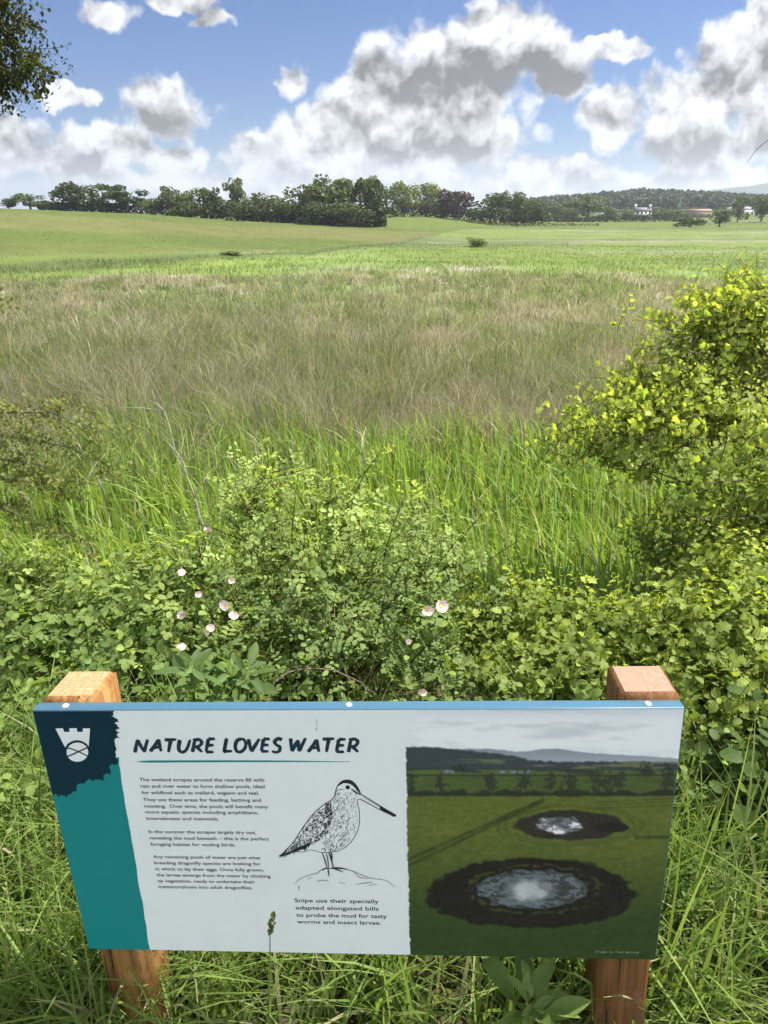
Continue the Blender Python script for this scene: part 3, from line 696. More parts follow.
# ------------------------------------------------------------------ bushes and plants
HB = [[(900,360,3.5),(830,325,3.4),(770,300,3.35),(725,294,3.3)], [(880,560,2.9),(800,530,2.85),(720,515,2.8),(650,520,2.75)], [(880,440,3.1),(790,410,3.05),(700,440,2.95),(620,470,2.9)], [(900,385,3.6),(800,330,3.5),(740,318,3.4),(690,322,3.3),(660,322,3.25)], [(880,360,3.7),(790,318,3.6),(745,304,3.5),(698,306,3.4)],
      [(900,420,3.5),(800,350,3.4),(720,355,3.3),(655,375,3.2),(612,385,3.15)], [(900,450,3.3),(800,395,3.25),(720,385,3.2),(650,400,3.1),(590,425,3.05),(548,438,3.0)],
      [(880,480,3.2),(790,430,3.1),(710,415,3.0),(640,425,2.95),(575,445,2.9)], [(880,520,2.6),(800,490,2.5),(745,480,2.45),(700,484,2.4)],
      [(880,470,2.7),(800,460,2.6),(760,448,2.55),(735,442,2.5)], [(900,400,3.6),(820,340,3.5),(760,320,3.4),(705,330,3.3)]]
def hb_extra(g):
    a, b = along(HB, g, 120, .075); return a, b
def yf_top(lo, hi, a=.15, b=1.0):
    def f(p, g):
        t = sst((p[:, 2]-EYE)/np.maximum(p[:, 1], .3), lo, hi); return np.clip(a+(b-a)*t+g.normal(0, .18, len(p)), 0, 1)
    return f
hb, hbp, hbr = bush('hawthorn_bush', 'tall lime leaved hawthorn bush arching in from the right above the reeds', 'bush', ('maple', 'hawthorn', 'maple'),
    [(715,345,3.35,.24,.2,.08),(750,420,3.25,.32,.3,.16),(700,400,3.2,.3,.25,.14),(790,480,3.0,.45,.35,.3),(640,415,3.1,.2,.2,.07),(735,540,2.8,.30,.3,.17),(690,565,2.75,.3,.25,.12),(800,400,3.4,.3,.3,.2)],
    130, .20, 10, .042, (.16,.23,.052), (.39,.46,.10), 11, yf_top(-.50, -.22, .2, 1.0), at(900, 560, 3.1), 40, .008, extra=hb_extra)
m = Mesher()
for b in HB:
    q = np.array([at(*p) for p in b]); 
    tube(m, q-hbr, np.linspace(.009, .002, len(q)), (.09,.06,.045), 5)
q = np.array([at(*p) for p in ((880,330,3.7),(850,90,3.6),(790,130,3.4),(768,140,3.3),(756,150,3.25),(747,163,3.2))]); tube(m, q-hbr, [.008,.005,.003,.0022,.0016,.0009], (.10,.075,.06), 5)
m.build('branches', BARK, hb, True)

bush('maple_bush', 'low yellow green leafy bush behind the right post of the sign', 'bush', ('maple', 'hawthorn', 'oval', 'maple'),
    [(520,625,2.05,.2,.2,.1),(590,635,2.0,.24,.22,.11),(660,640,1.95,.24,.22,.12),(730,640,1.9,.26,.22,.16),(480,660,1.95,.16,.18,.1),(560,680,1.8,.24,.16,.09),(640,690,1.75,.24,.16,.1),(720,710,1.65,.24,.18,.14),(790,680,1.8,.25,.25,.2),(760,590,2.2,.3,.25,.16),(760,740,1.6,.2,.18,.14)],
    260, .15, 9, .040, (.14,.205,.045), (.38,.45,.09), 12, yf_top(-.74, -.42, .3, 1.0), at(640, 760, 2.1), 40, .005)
FL = []
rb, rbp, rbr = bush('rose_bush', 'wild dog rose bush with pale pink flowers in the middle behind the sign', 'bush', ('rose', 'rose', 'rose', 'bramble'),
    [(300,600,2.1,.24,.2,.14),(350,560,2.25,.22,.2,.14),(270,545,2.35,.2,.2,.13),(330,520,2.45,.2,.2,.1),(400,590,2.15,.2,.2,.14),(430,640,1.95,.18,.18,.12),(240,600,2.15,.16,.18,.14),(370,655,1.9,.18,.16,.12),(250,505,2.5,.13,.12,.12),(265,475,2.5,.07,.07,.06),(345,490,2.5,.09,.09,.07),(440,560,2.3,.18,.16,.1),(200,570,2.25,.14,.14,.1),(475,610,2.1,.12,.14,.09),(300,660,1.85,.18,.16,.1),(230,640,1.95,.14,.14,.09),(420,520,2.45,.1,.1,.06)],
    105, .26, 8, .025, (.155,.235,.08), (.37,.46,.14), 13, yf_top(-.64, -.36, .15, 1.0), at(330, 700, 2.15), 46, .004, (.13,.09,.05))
bush('bramble', 'bramble patch with broad three part leaves left of the rose bush', 'bush', ('bramble', 'bramble', 'rose', 'hawthorn'),
    [(40,640,2.0,.24,.2,.12),(110,620,2.1,.24,.2,.12),(180,630,2.0,.2,.2,.1),(30,590,2.3,.22,.2,.1),(120,670,1.85,.22,.18,.08),(200,680,1.75,.14,.14,.07),(-50,620,2.1,.26,.25,.16),(60,690,1.75,.18,.14,.07),(155,585,2.3,.1,.1,.12)],
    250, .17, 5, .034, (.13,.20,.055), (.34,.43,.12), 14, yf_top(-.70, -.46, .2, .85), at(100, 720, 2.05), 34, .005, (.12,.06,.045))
bush('nettle_patch', 'dark broad leaved nettles in shade right of the sign', 'plant', 'nettle',
    [(740,800,1.35,.12,.14,.12),(780,850,1.25,.16,.14,.14),(720,860,1.3,.08,.1,.1),(800,770,1.45,.2,.16,.16),(740,900,1.2,.12,.1,.1)],
    300, .18, 9, .052, (.07,.12,.035), (.14,.21,.055), 15, lambda p, g: g.uniform(0, .7, len(p)), at(770, 930, 1.35), 26, .004, (.07,.09,.03))

def hawthorn_left():
    br = [[(-140,420,2.6),(-40,432,2.5),(20,438,2.45),(70,447,2.4),(118,478,2.35)], [(-120,450,2.6),(-30,470,2.5),(20,480,2.4),(72,495,2.35)], [(-120,500,2.5),(-20,500,2.4),(30,520,2.3),(92,548,2.3)], [(-60,420,2.6),(10,412,2.5),(50,412,2.45),(104,432,2.4)],
          [(-140,330,2.8),(-60,310,2.7),(-8,300,2.6),(2,298,2.58)], [(-100,460,2.5),(-20,455,2.45),(40,465,2.4),(70,482,2.35)]]
    g = np.random.default_rng(21); root = at(-190, 640, 2.6); root[2] = h1(root[0], root[1])
    r = empty('thorn_tree', root); tag(r, 'rusty tinged hawthorn with small leaves reaching in at the left edge', 'bush')
    p, d = along(br, g, 165, .026, .3)
    k = len(p); m = Mesher(); temps = [sprig('hawthorn', g, .07, 7, .021) for _ in range(6)]
    scatter(m, temps, p-root, d, g.uniform(.7, 1.2, k), (.15,.20,.06), (.27,.25,.09), g, g.uniform(0, 1, k)); m.build('foliage', LEAF, r)
    m = Mesher(); tube(m, [(0, 0, -.1), (.02, 0, .5), (.1, -.02, 1.1), (.12, 0, 1.5)], [.05, .04, .03, .012], (.1,.08,.06), 8)
    for b in br:
        q = np.array([at(*x) for x in b])-root; tube(m, np.concatenate([[(.08, 0, .9)], q]), np.linspace(.010, .0012, len(q)+1), (.17,.145,.115), 5)
    m.build('branches', BARK, r, True)
hawthorn_left()

def oak_bough():
    """the tree just outside the left edge whose bough hangs into the top corner"""
    g = np.random.default_rng(31); root = np.array((-5.2, 5.4, 0)); root[2] = h1(root[0], root[1])
    r = empty('oak_tree', root); tag(r, 'dark leafy tree bough hanging into the top left corner of the sky', 'tree')
    br = [[(-420,150,5.4),(-250,60,5.3),(-120,20,5.2),(-40,20,5.1),(0,30,5.0),(22,48,5.0)], [(-250,70,5.3),(-120,75,5.2),(-40,70,5.1),(5,72,5.0),(32,74,4.95)], [(-250,80,5.2),(-100,105,5.1),(-30,85,5.0),(2,88,5.0)],
          [(-300,-20,5.3),(-150,-30,5.2),(-60,-15,5.1),(-10,0,5.0),(8,12,5.0)], [(-350,-120,5.6),(-200,-130,5.5),(-60,-90,5.3)], [(-500,-60,5.5),(-600,-140,5.6),(-700,-120,5.4)], [(-480,80,5.4),(-600,60,5.5),(-720,90,5.6)], [(-430,-250,5.5),(-380,-380,5.6),(-300,-420,5.5)], [(-450,-200,5.2),(-520,-350,5.0),(-600,-420,4.8)]]
    p, d = along(br, g, 210, .075, .1); k = len(p); m = Mesher(); temps = [sprig('oval', g, .16, 10, .042) for _ in range(6)]
    scatter(m, temps, p-root, d, g.uniform(.7, 1.2, k), (.035,.055,.018), (.075,.08,.03), g, g.uniform(0, 1, k)); m.build('crown', LEAF, r)
    m = Mesher(); tp = at(-430, -60, 5.4)-root
    tube(m, [(0, 0, -.3), (.05, 0, .8), tp*.6+(0.1, 0, 0), tp, at(-430, -250, 5.5)-root], [.2, .15, .12, .09, .04], (.12,.1,.075), 10)
    for b in br:
        q = np.array([at(*x) for x in b])-root; tube(m, np.concatenate([[tp], q]), np.linspace(.05, .004, len(q)+1), (.11,.09,.07), 6)
    m.build('trunk', BARK, r, True)
oak_bough()

# flowers on the rose
ROSE = mat_col('rose_petal', .5, .3, 80, .06)
def flower_mesh():
    m = Mesher()
    for k in range(5):
        v, q = leaf_t(.021, (.05, .16, .30, .42, .44, .22), .2, -.25); m.add(v@rotm(0, -.35, k*1.2566).T, q, None, np.array((.80,.58,.60))*np.clip(1.12-.12*np.linspace(1, 0, len(v))[:, None], 0, 1.1))
    a = np.linspace(0, 6.28, 9)[:-1]; m.add(np.concatenate([[(0, 0, .006)], np.c_[np.cos(a)*.006, np.sin(a)*.006, 0*a+.004]]), None, [(0, 1+i, 1+(i+1) % 8) for i in range(8)], (.75,.6,.12))
    me = m.mesh('flower'); me.materials.append(ROSE); return me
FM = flower_mesh()
for (px, py, d, s) in ((198,594,1.93,.7),(183,615,1.88,1.0),(226,605,1.9,1.1),(234,616,1.9,1.0),(211,628,1.85,.8),(182,648,1.8,.9),(208,632,1.84,.6),(427,610,1.78,1.15),(441,606,1.78,1.2),(232,580,1.95,.7),(422,692,1.6,.8),(408,642,1.75,.6),(209,530,2.35,1.0),(182,573,2.05,.8)):
    o = link('flower', FM, rb); p = at(px, py, d)-rbr; o.location = p; o.scale = (s*.86, s*.86*rng.uniform(.75, 1), s*.86)
    o.rotation_euler = (R(rng.uniform(25, 70)), R(rng.uniform(-20, 20)), rng.uniform(-.6, .6))

def plant(name, label, px, py, d, kind, L, nl, size, old, young, n_s, seed, spread=.05, tilt=.5, yf=.5):
    g = np.random.default_rng(seed); top = at(px, py, d); root = np.array((top[0], top[1], h1(top[0], top[1])))
    r = empty(name, root); tag(r, label, 'plant'); m = Mesher(); ms = Mesher()
    temps = [sprig(kind, g, L, nl, size) for _ in range(4)]
    p = top-root+g.normal(0, spread, (n_s, 3))*(1, 1, .5); dd = g.normal(0, tilt, (n_s, 3)); dd[:, 2] = 1
    scatter(m, temps, p-np.array((0, 0, L*.8)), dd, g.uniform(.8, 1.2, n_s), old, young, g, np.clip(g.normal(yf, .2, n_s), 0, 1), (.09,.12,.04)); m.build('leaves', LEAF, r)
    for q in p: tube(ms, [q*(.15, .15, 0)-(0, 0, .05), q*(.6, .6, .5), q-np.array((0, 0, L*.75))], [.004, .0035, .0025], (.10,.11,.05), 5)
    ms.build('stem', BARK, r)
plant('elder_sapling', 'pale green elder sapling with large drooping leaflets just right of the left post', 208, 662, 1.5, 'lance', .12, 9, .075, (.10,.17,.055), (.17,.25,.08), 6, 41, .04, .5)
plant('dock_plant', 'dock plant with long broad leaves below the photograph half of the sign', 536, 1004, .735, 'lance', .035, 7, .10, (.11,.18,.05), (.18,.26,.08), 3, 42, .018, .35)
plant('cleavers', 'clump of feathery cleavers climbing beside the right edge of the sign', 680, 890, 1.0, 'lance', .12, 26, .022, (.08,.15,.03), (.13,.22,.045), 16, 43, .045, .35)
plant('cleavers', 'low cleavers tangle at the bottom right below the sign corner', 668, 960, .92, 'lance', .12, 26, .022, (.07,.13,.03), (.12,.2,.045), 12, 44, .05, .45)
plant('young_dock', 'small upright broad leaf shoot at the foot of the left post', 172, 1012, .86, 'oval', .05, 6, .06, (.10,.16,.04), (.17,.23,.06), 2, 45, .01, .3)

def dead_stem(name, label, pts, r0, c, twigs=3, seed=1):
    g = np.random.default_rng(seed); q = np.array([at(*p) for p in pts]); root = q[0]; o = Mesher()
    t = np.linspace(0, 1, 14); i = np.linspace(0, 1, len(q)); pth = np.stack([np.interp(t, i, q[:, k]) for k in range(3)], 1)-root+g.normal(0, .004, (14, 3))
    tube(o, pth, np.linspace(r0, r0*.3, 14), c, 5)
    for k in range(twigs):
        a = pth[g.integers(4, 13)]; d = g.normal(0, 1, 3)*(1, .6, 1); d[2] = abs(d[2]); d /= np.linalg.norm(d); l = g.uniform(.06, .2)
        tube(o, [a, a+d*l*.5+(0, 0, .005), a+d*l], [r0*.4, r0*.3, r0*.15], c, 4)
    ob = o.build(name, BARK); ob.location = root; tag(ob, label, 'dead stem')
dead_stem('withered_sapling', 'grey leafless stem leaning left out of the rose bush over the reeds', [(212,560,2.6),(203,525,2.65),(186,470,2.7),(168,425,2.75),(152,390,2.8)], .0045, (.34,.31,.25), 14, 1)
dead_stem('withered_sapling', 'thin pale upright dead stem above the rose bush against the reeds', [(214,545,2.7),(208,500,2.7),(203,440,2.7),(204,410,2.7)], .003, (.22,.2,.15), 6, 2)
dead_stem('dead_cane', 'bare brown cane arching low under the rose bush behind the sign', [(265,700,1.65),(285,670,1.68),(320,668,1.7),(352,678,1.66),(378,694,1.6)], .0035, (.20,.15,.11), 4, 3)
dead_stem('dead_cane', 'bare curved cane rising through the middle of the rose bush', [(355,690,1.75),(338,655,1.78),(336,625,1.85),(345,600,1.9)], .003, (.22,.16,.11), 5, 4)

def seed_stem(name, label, pts, head, c, hc, r0=.0012):
    q = np.array([at(*p) for p in pts]); root = q[0]; r = empty(name, root); tag(r, label, 'grass stem')
    m = Mesher(); tube(m, q-root, np.linspace(r0, r0*.6, len(q)), c, 5); m.build('stalk', GRASS, r)
    g = np.random.default_rng(len(label)); m = Mesher(); a, b = q[-2]-root, q[-1]-root; k = 90
    t = g.uniform(-.05, 1.05, k); lob = .55+.45*np.abs(np.sin(t*9)); off = g.normal(0, 1, (k, 3)); off /= np.linalg.norm(off, axis=1)[:, None]
    ctr = a+(b-a)*t[:, None]+off*(head*lob*np.sin(np.clip(t*.85+.12, 0, 1)*math.pi)**.6)[:, None]
    v, qd = leaf_t(.006, OVAL, .3, .1); Fm = frames(off*.5+(b-a)/np.linalg.norm(b-a), g)
    Fm = Fm[:, :, [2, 0, 1]]
    V = np.einsum('kij,nj->kni', Fm, v)+ctr[:, None]; m.add(V.reshape(-1, 3), (qd[None]+(np.arange(k)*len(v))[:, None, None]).reshape(-1, 4), None, np.repeat(np.array(hc)*g.uniform(.75, 1.25, (k, 1)), len(v), axis=0))
    m.build('seed_head', GRASS, r)
seed_stem('seeding_grass', 'single cocksfoot grass stem with green seed head in front of the white panel', [(268,1080,.70),(269,990,.715),(270,950,.72),(270,934,.722),(273,915,.724)], .0035, (.16,.2,.08), (.13,.17,.06))
seed_stem('seeding_grass', 'pale cocksfoot seed head standing at the foot of the right post', [(690,1075,.80),(691,1010,.82),(692,990,.83),(694,968,.835)], .005, (.16,.2,.08), (.35,.36,.22))
seed_stem('seeding_grass', 'drooping pale seed head near the bottom right of the verge', [(655,1070,.8),(660,1030,.81),(658,1016,.81),(652,1016,.80)], .005, (.16,.2,.08), (.35,.36,.2))

# low leafy ground layer between verge and marsh
def understory():
    g = np.random.default_rng(51); k = 3400; x = g.uniform(-2.4, 2.8, k); y = g.uniform(1.12, 3.3, k)
    p = np.c_[x, y, hz(x, y)+g.uniform(.0, .28, k)]; d = g.normal(0, .5, (k, 3)); d[:, 2] = 1
    m = Mesher(); temps = [sprig('bramble', g, .12, 4, .03) for _ in range(4)]+[sprig('oval', g, .14, 8, .032) for _ in range(3)]+[sprig('nettle', g, .16, 8, .035) for _ in range(2)]
    scatter(m, temps, p, d, g.uniform(.7, 1.25, k), (.11,.18,.05), (.24,.32,.085), g, g.uniform(0, 1, k)); tag(m.build('undergrowth', LEAF), 'mixed low green undergrowth between the verge and the marsh', 'undergrowth', None, 'stuff')
understory()

# ------------------------------------------------------------------ the sign
TL = np.array((-.55268,.85699,.83429)); UX = np.array((.99784,-.04858,.04427)); DN = np.array((.03746,-.09116,-.99513))
UX /= np.linalg.norm(UX); DN -= UX*(UX@DN); DN /= np.linalg.norm(DN); NB = np.cross(UX, -DN); NB = -NB if NB[1] < 0 else NB   # NB points away from the camera
PW, PH, TD = 1.0, .5035, .021
org = TL+UX*.5
sign = empty('information_sign'); sign.matrix_world = Matrix(((UX[0], NB[0], -DN[0], org[0]), (UX[1], NB[1], -DN[1], org[1]), (UX[2], NB[2], -DN[2], org[2]), (0, 0, 0, 1)))
tag(sign, 'teal and white nature information board with a printed photo on two wooden posts', 'sign')
def pp(px, py):                          # a point of the printed face: local x, z in metres
    r = ray(px, py); o = np.array((0, 0, EYE)); t = ((TL-o)@NB)/(r@NB); w = o+r*t-org; return np.array((w@UX, -(w@DN)))
def pps(l): return [pp(*p) for p in l]
MPX = 1.08/683                           # metres on the panel per picture pixel
def flat_mat(name, col, rough=.35, spec=.4, dirt=.06):
    m, k, out = base_mat(name); pos = k.n('ShaderNodeTexCoord').outputs['Object']
    f = k.m('ADD', k.m('MULTIPLY', k.noise(pos, 14, 6, .7), dirt*2), 1-dirt)
    f = k.m('MULTIPLY', f, k.m('SUBTRACT', 1.0, k.m('MULTIPLY', k.step(k.noise(pos, 130, 3, .6), .70, .76), .35)))
    hs = k.n('ShaderNodeHueSaturation'); hs.inputs['Color'].default_value = (*col, 1); k.put(hs.inputs['Value'], f)
    p = k.n('ShaderNodeBsdfPrincipled'); k.put(p.inputs['Base Color'], hs.outputs[0]); p.inputs['Specular IOR Level'].default_value = spec
    k.put(p.inputs['Roughness'], k.m('ADD', k.m('MULTIPLY', k.noise(pos, 30, 4, .6), .15), rough-.07))
    m.node_tree.links.new(p.outputs[0], out.inputs[0]); return m
M_WHITE = flat_mat('panel_white', (.71,.765,.745)); M_NAVY = flat_mat('print_navy', (.002,.026,.042), .4, .2); M_TEAL = flat_mat('print_teal', (.003,.21,.205)); M_BLUE = flat_mat('edge_blue', (.055,.13,.195), .3, .45, .12)
M_INK = flat_mat('print_ink', (.012,.02,.025)); M_STEEL = flat_mat('screw_steel', (.34,.36,.38), .3, .8); M_TITLE = flat_mat('title_ink', (.006,.03,.05)); M_SOFT = flat_mat('print_grey', (.10,.115,.12))
M_PHOTO = mat_col('printed_photo', .38, .35, 400, .04)
panel = Mesher()
boxm(panel, -.5, .5, .0, TD, -PH, 0, (1, 1, 1))
panel_o = panel.build('panel', M_BLUE, sign)
bv = panel_o.modifiers.new('bevel', 'BEVEL'); bv.width = .0012; bv.segments = 2
def layer(name, mat, k):                 # a printed layer: polygons 0.25 mm steps in front of the face
    return name, mat, -.0003-.00025*k
def poly(m, pts, y, c=(1, 1, 1)):
    pts = [Vector((p[0], p[1], 0)) for p in pts]; t = tessellate_polygon([pts]); t = [tuple(x) for x in t]
    V = [(p.x, y, p.y) for p in pts]; out = []
    for a, b, c_ in t:
        A, B, C_ = pts[a], pts[b], pts[c_]; cr = (B-A).cross(C_-A).z
        out.append((a, b, c_) if cr > 0 else (a, c_, b))
    m.add(V, None, out, c)
def ribbon(m, pts, w, y, c=(1, 1, 1)):
    p = np.array(pts, float); k = len(p); w = np.full(k, w) if np.ndim(w) == 0 else np.asarray(w)
    tg = np.gradient(p, axis=0); tg /= np.linalg.norm(tg, axis=1)[:, None]+1e-9; nn = np.c_[-tg[:, 1], tg[:, 0]]
    a, b = p+nn*w[:, None]/2, p-nn*w[:, None]/2
    V = np.concatenate([np.c_[a[:, 0], np.full(k, y), a[:, 1]], np.c_[b[:, 0], np.full(k, y), b[:, 1]]])
    m.add(V, [(k+i, k+i+1, i+1, i) for i in range(k-1)], None, c)
def smooth(pts, n_=6):                   # Catmull-Rom through points
    p = np.array(pts, float); p = np.concatenate([[2*p[0]-p[1]], p, [2*p[-1]-p[-2]]]); out = []
    for i in range(1, len(p)-2):
        for t in np.linspace(0, 1, n_, endpoint=False):
            a, b, c, d = p[i-1:i+3]; out.append(.5*((2*b)+(c-a)*t+(2*a-5*b+4*c-d)*t*t+(3*b-a-3*c+d)*t**3))
    out.append(p[-2]); return np.array(out)
E_ = .0015
m = Mesher(); poly(m, [(-.5+E_, -PH+E_), (.5-E_, -PH+E_), (.5-E_, -E_), (-.5+E_, -E_)], -.0003); m.build('face_sheet', M_WHITE, panel_o)
def c4(x, y): return pp(20+x/4.8, 660+y/4.8)
lx = -.5+E_
jag = [(445,243),(452,262),(440,268),(462,280),(478,296),(455,300),(466,312),(480,328),(462,334),(474,345),(458,356),(478,370),(452,376),(458,400),(462,440),(470,490),(460,500),(440,498),(430,505),(437,548),(420,540),(402,560),(398,580),(380,572),(352,578),(330,568),(318,588),(285,592),(272,604),(276,624),(250,632),(240,650),(226,640),(230,662),(212,650),(196,648),(186,656),(170,640),(160,652)]
J = [c4(*p) for p in jag]
g = np.random.default_rng(3); J2 = []
for a, b in zip(J[:-1], J[1:]):
    for t in np.linspace(0, 1, 4, endpoint=False): J2.append(a+(b-a)*t+g.normal(0, .0009, 2))
J2.append(J[-1])
zl = J[-1][1]
teal = [(lx, zl-.0+.02), (lx, -PH+E_), tuple(pp(150, 949.5)*(1, 0)+np.array((0, -PH+E_)))]
edge = []
for t in np.linspace(0, 1, 26): edge.append(pp(150+(118-150)*t, 949+(757-949)*t)+np.array((g.normal(0, .0007), 0)))
teal = teal+[tuple(p) for p in edge[1:]]+[tuple(c4(440, 470)), tuple(c4(160, 600))]
m = Mesher(); poly(m, teal, -.0006); m.build('teal_band', M_TEAL, panel_o)
m = Mesher(); poly(m, [(lx, -E_)]+[(lx, zl)]+[tuple(p) for p in J2[::-1]]+[(J2[0][0], -E_)], -.0009); m.build('navy_brush_patch', M_NAVY, panel_o)
# emblem
tower = [(172,327),(207,325),(214,343),(240,343),(238,326),(274,325),(277,343),(303,343),(303,326),(338,326),(334,380),(331,414),(322,400),(300,388),(276,384),(250,388),(230,400),(219,418),(205,392)]
m = Mesher(); poly(m, [c4(*p) for p in tower], -.0012)
cx_, cy_, rx_, ry_ = 277, 440, 52, 46
ell = lambda f: [c4(cx_+rx_*f*math.cos(a), cy_+ry_*f*math.sin(a)) for a in np.linspace(0, 2*math.pi, 40, endpoint=False)]
poly(m, ell(1), -.0012); emblem = m.build('emblem', M_WHITE, panel_o)
m = Mesher()
ribbon(m, smooth([c4(*p) for p in ((222,418),(250,424),(280,436),(310,450),(333,462))]), 7*MPX/4.8, -.0015)
ribbon(m, smooth([c4(*p) for p in ((222,462),(250,452),(280,438),(310,424),(333,414))]), 7*MPX/4.8, -.00175)
ribbon(m, [c4(277+57*math.cos(a), 442-57*math.sin(a)) for a in np.linspace(.15, math.pi-.15, 24)], 8*MPX/4.8*(.5+.5*np.sin(np.linspace(.3, 2.84, 24))), -.002)
m.build('emblem_fish', M_NAVY, panel_o)
# title in brush capitals
GL = {'N': [[(0,0),(.12,1)],[(.12,1),(.62,.04)],[(.62,.04),(.82,1.02)]], 'A': [[(0,0),(.3,.5),(.52,1)],[(.52,1),(.62,.5),(.74,0)],[(.1,.32),(.75,.36)]], 'T': [[(0,.98),(.8,1.02)],[(.42,1),(.3,0)]],
      'U': [[(.1,1),(.04,.4),(.14,.06),(.4,.02),(.62,.3),(.8,1)]], 'R': [[(.06,0),(.18,1)],[(.05,.94),(.45,1.02),(.66,.8),(.5,.5),(.14,.44)],[(.3,.45),(.72,0)]], 'E': [[(.16,1),(.04,.04)],[(.16,1),(.62,1)],[(.1,.52),(.55,.54)],[(.04,.04),(.56,.02)]],
      'L': [[(.16,1),(.04,.06),(.12,.03),(.6,.04)]], 'O': [[(.46,1),(.16,.85),(.04,.45),(.16,.06),(.46,0),(.74,.28),(.78,.68),(.6,.95),(.42,1)]], 'V': [[(.02,1),(.26,.02)],[(.26,.02),(.5,.45),(.8,1.02)]], 'S': [[(.68,.92),(.42,1.02),(.16,.8),(.3,.56),(.56,.4),(.52,.1),(.26,0),(.0,.1)]], 'W': [[(.06,1),(.18,.02)],[(.18,.02),(.56,.86)],[(.56,.86),(.66,.02)],[(.66,.02),(1.08,1.02)]]}
def c1(x, y): return pp(120+x/2.648, 700+y/2.648)
def word(m, txt, x0, x1, yb, yt, slant=.18):
    ws = [{'W': 1.15, 'L': .62, 'E': .66, 'N': .9}.get(c, .8)+.14 for c in txt]; sc = (x1-x0)/(sum(ws)-.14); x = x0; g = np.random.default_rng(len(txt))
    for c, w in zip(txt, ws):
        hh = (yt-yb)*g.uniform(.94, 1.06); dy_ = g.normal(0, .8)
        for st in GL[c]:
            pts = [c1(x+p[0]*sc+slant*p[1]*9, yb+dy_+hh*p[1]) for p in st]; pts = smooth(pts, 5) if len(pts) > 2 else np.array([pts[0]+(pts[1]-pts[0])*t for t in np.linspace(0, 1, 8)])
            k = len(pts); wd = 10.2*MPX/2.648*(1.08-.3*np.linspace(0, 1, k))*g.uniform(.92, 1.08, k)
            wd[0] *= .8; wd[-1] *= .75
            m.n_ = getattr(m, 'n_', 0)+1; ribbon(m, pts, wd, -.0006-.00002*(m.n_ % 9))
        x += w*sc
m = Mesher(); word(m, 'NATURE', 40, 252, 137, 103); word(m, 'LOVES', 275, 432, 137, 103); word(m, 'WATER', 448, 634, 137, 103); m.build('title_lettering', M_TITLE, panel_o)
m = Mesher(); xs = np.linspace(44, 610, 30); ribbon(m, [c1(x, 163-1.5*math.sin(x/200)) for x in xs], np.interp(xs, [44, 70, 400, 610], [1, 7, 5.5, 1.2])*MPX/2.648, -.0006); m.build('title_underline', M_TEAL, panel_o)
# body lettering
def text_into(m, txt, left, right, cap, y):
    cu = bpy.data.curves.new('t', 'FONT'); cu.body = txt; cu.resolution_u = 3; cu.offset = .012; ob = bpy.data.objects.new('t', cu); COL.objects.link(ob)
    bpy.context.view_layer.update(); dg = bpy.context.evaluated_depsgraph_get(); me = bpy.data.meshes.new_from_object(ob.evaluated_get(dg))
    v = np.zeros(len(me.vertices)*3, np.float32); me.vertices.foreach_get('co', v); v = v.reshape(-1, 3)
    tri = []
    me.calc_loop_triangles(); tri = [tuple(t.vertices) for t in me.loop_triangles]
    x0, x1 = v[:, 0].min(), v[:, 0].max(); w = right[0]-left[0]; s = w/(x1-x0)
    V = np.c_[left[0]+(v[:, 0]-x0)*s, np.full(len(v), y), left[1]+v[:, 1]*cap/.70]
    a = np.array(tri); A, B, C_ = (V[a[:, i]][:, [0, 2]] for i in range(3)); cr = (B[:, 0]-A[:, 0])*(C_[:, 1]-A[:, 1])-(B[:, 1]-A[:, 1])*(C_[:, 0]-A[:, 0]); a[cr < 0] = a[cr < 0][:, [0, 2, 1]]
    m.add(V, None, a)
    bpy.data.objects.remove(ob); bpy.data.curves.remove(cu); bpy.data.meshes.remove(me)
def para(name, lines, fx, fy, s, cap, parent=panel_o, mat=M_INK):
    m = Mesher()
    for (t, xl, xr, yb) in lines: text_into(m, t, pp(fx+xl/s, fy+yb/s), pp(fx+xr/s, fy+yb/s), cap*MPX, -.0006)
    m.build(name, mat, parent)
para('body_text', [('The wetland scrapes around the reserve fill with',50,688,82),('rain and river water to form shallow pools, ideal',56,690,115),('for wildfowl such as mallard, wigeon and teal.',61,662,148),('They use these areas for feeding, bathing and',68,672,184),('roosting.  Over time, the pools will benefit many',74,708,217),('more aquatic species including amphibians,',80,658,247),('invertebrates and mammals.',85,456,280)], 130, 765, 5.12, 4.3)
para('body_text', [('In the summer the scrapes largely dry out,',97,645,66),('revealing the mud beneath – this is the perfect',103,712,98),('foraging habitat for wading birds.',107,541,130)], 130, 820, 5.12, 4.3)
para('body_text', [('Any remaining pools of water are just what',120,668,194),('breeding dragonfly species are looking for',125,670,225),('in which to lay their eggs. Once fully grown,',132,686,256),('the larvae emerge from the water by climbing',137,720,287),('up vegetation, ready to undertake their',143,640,317),('metamorphosis into adult dragonflies.',148,628,347)], 130, 820, 5.12, 4.3)
para('caption_text', [('Snipe use their specially',167,570,681),('adapted elongated bills',172,570,716),('to probe the mud for tasty',175,610,751),('worms and insect larvae.',178,582,783)], 260, 760, 4.8, 5.4)
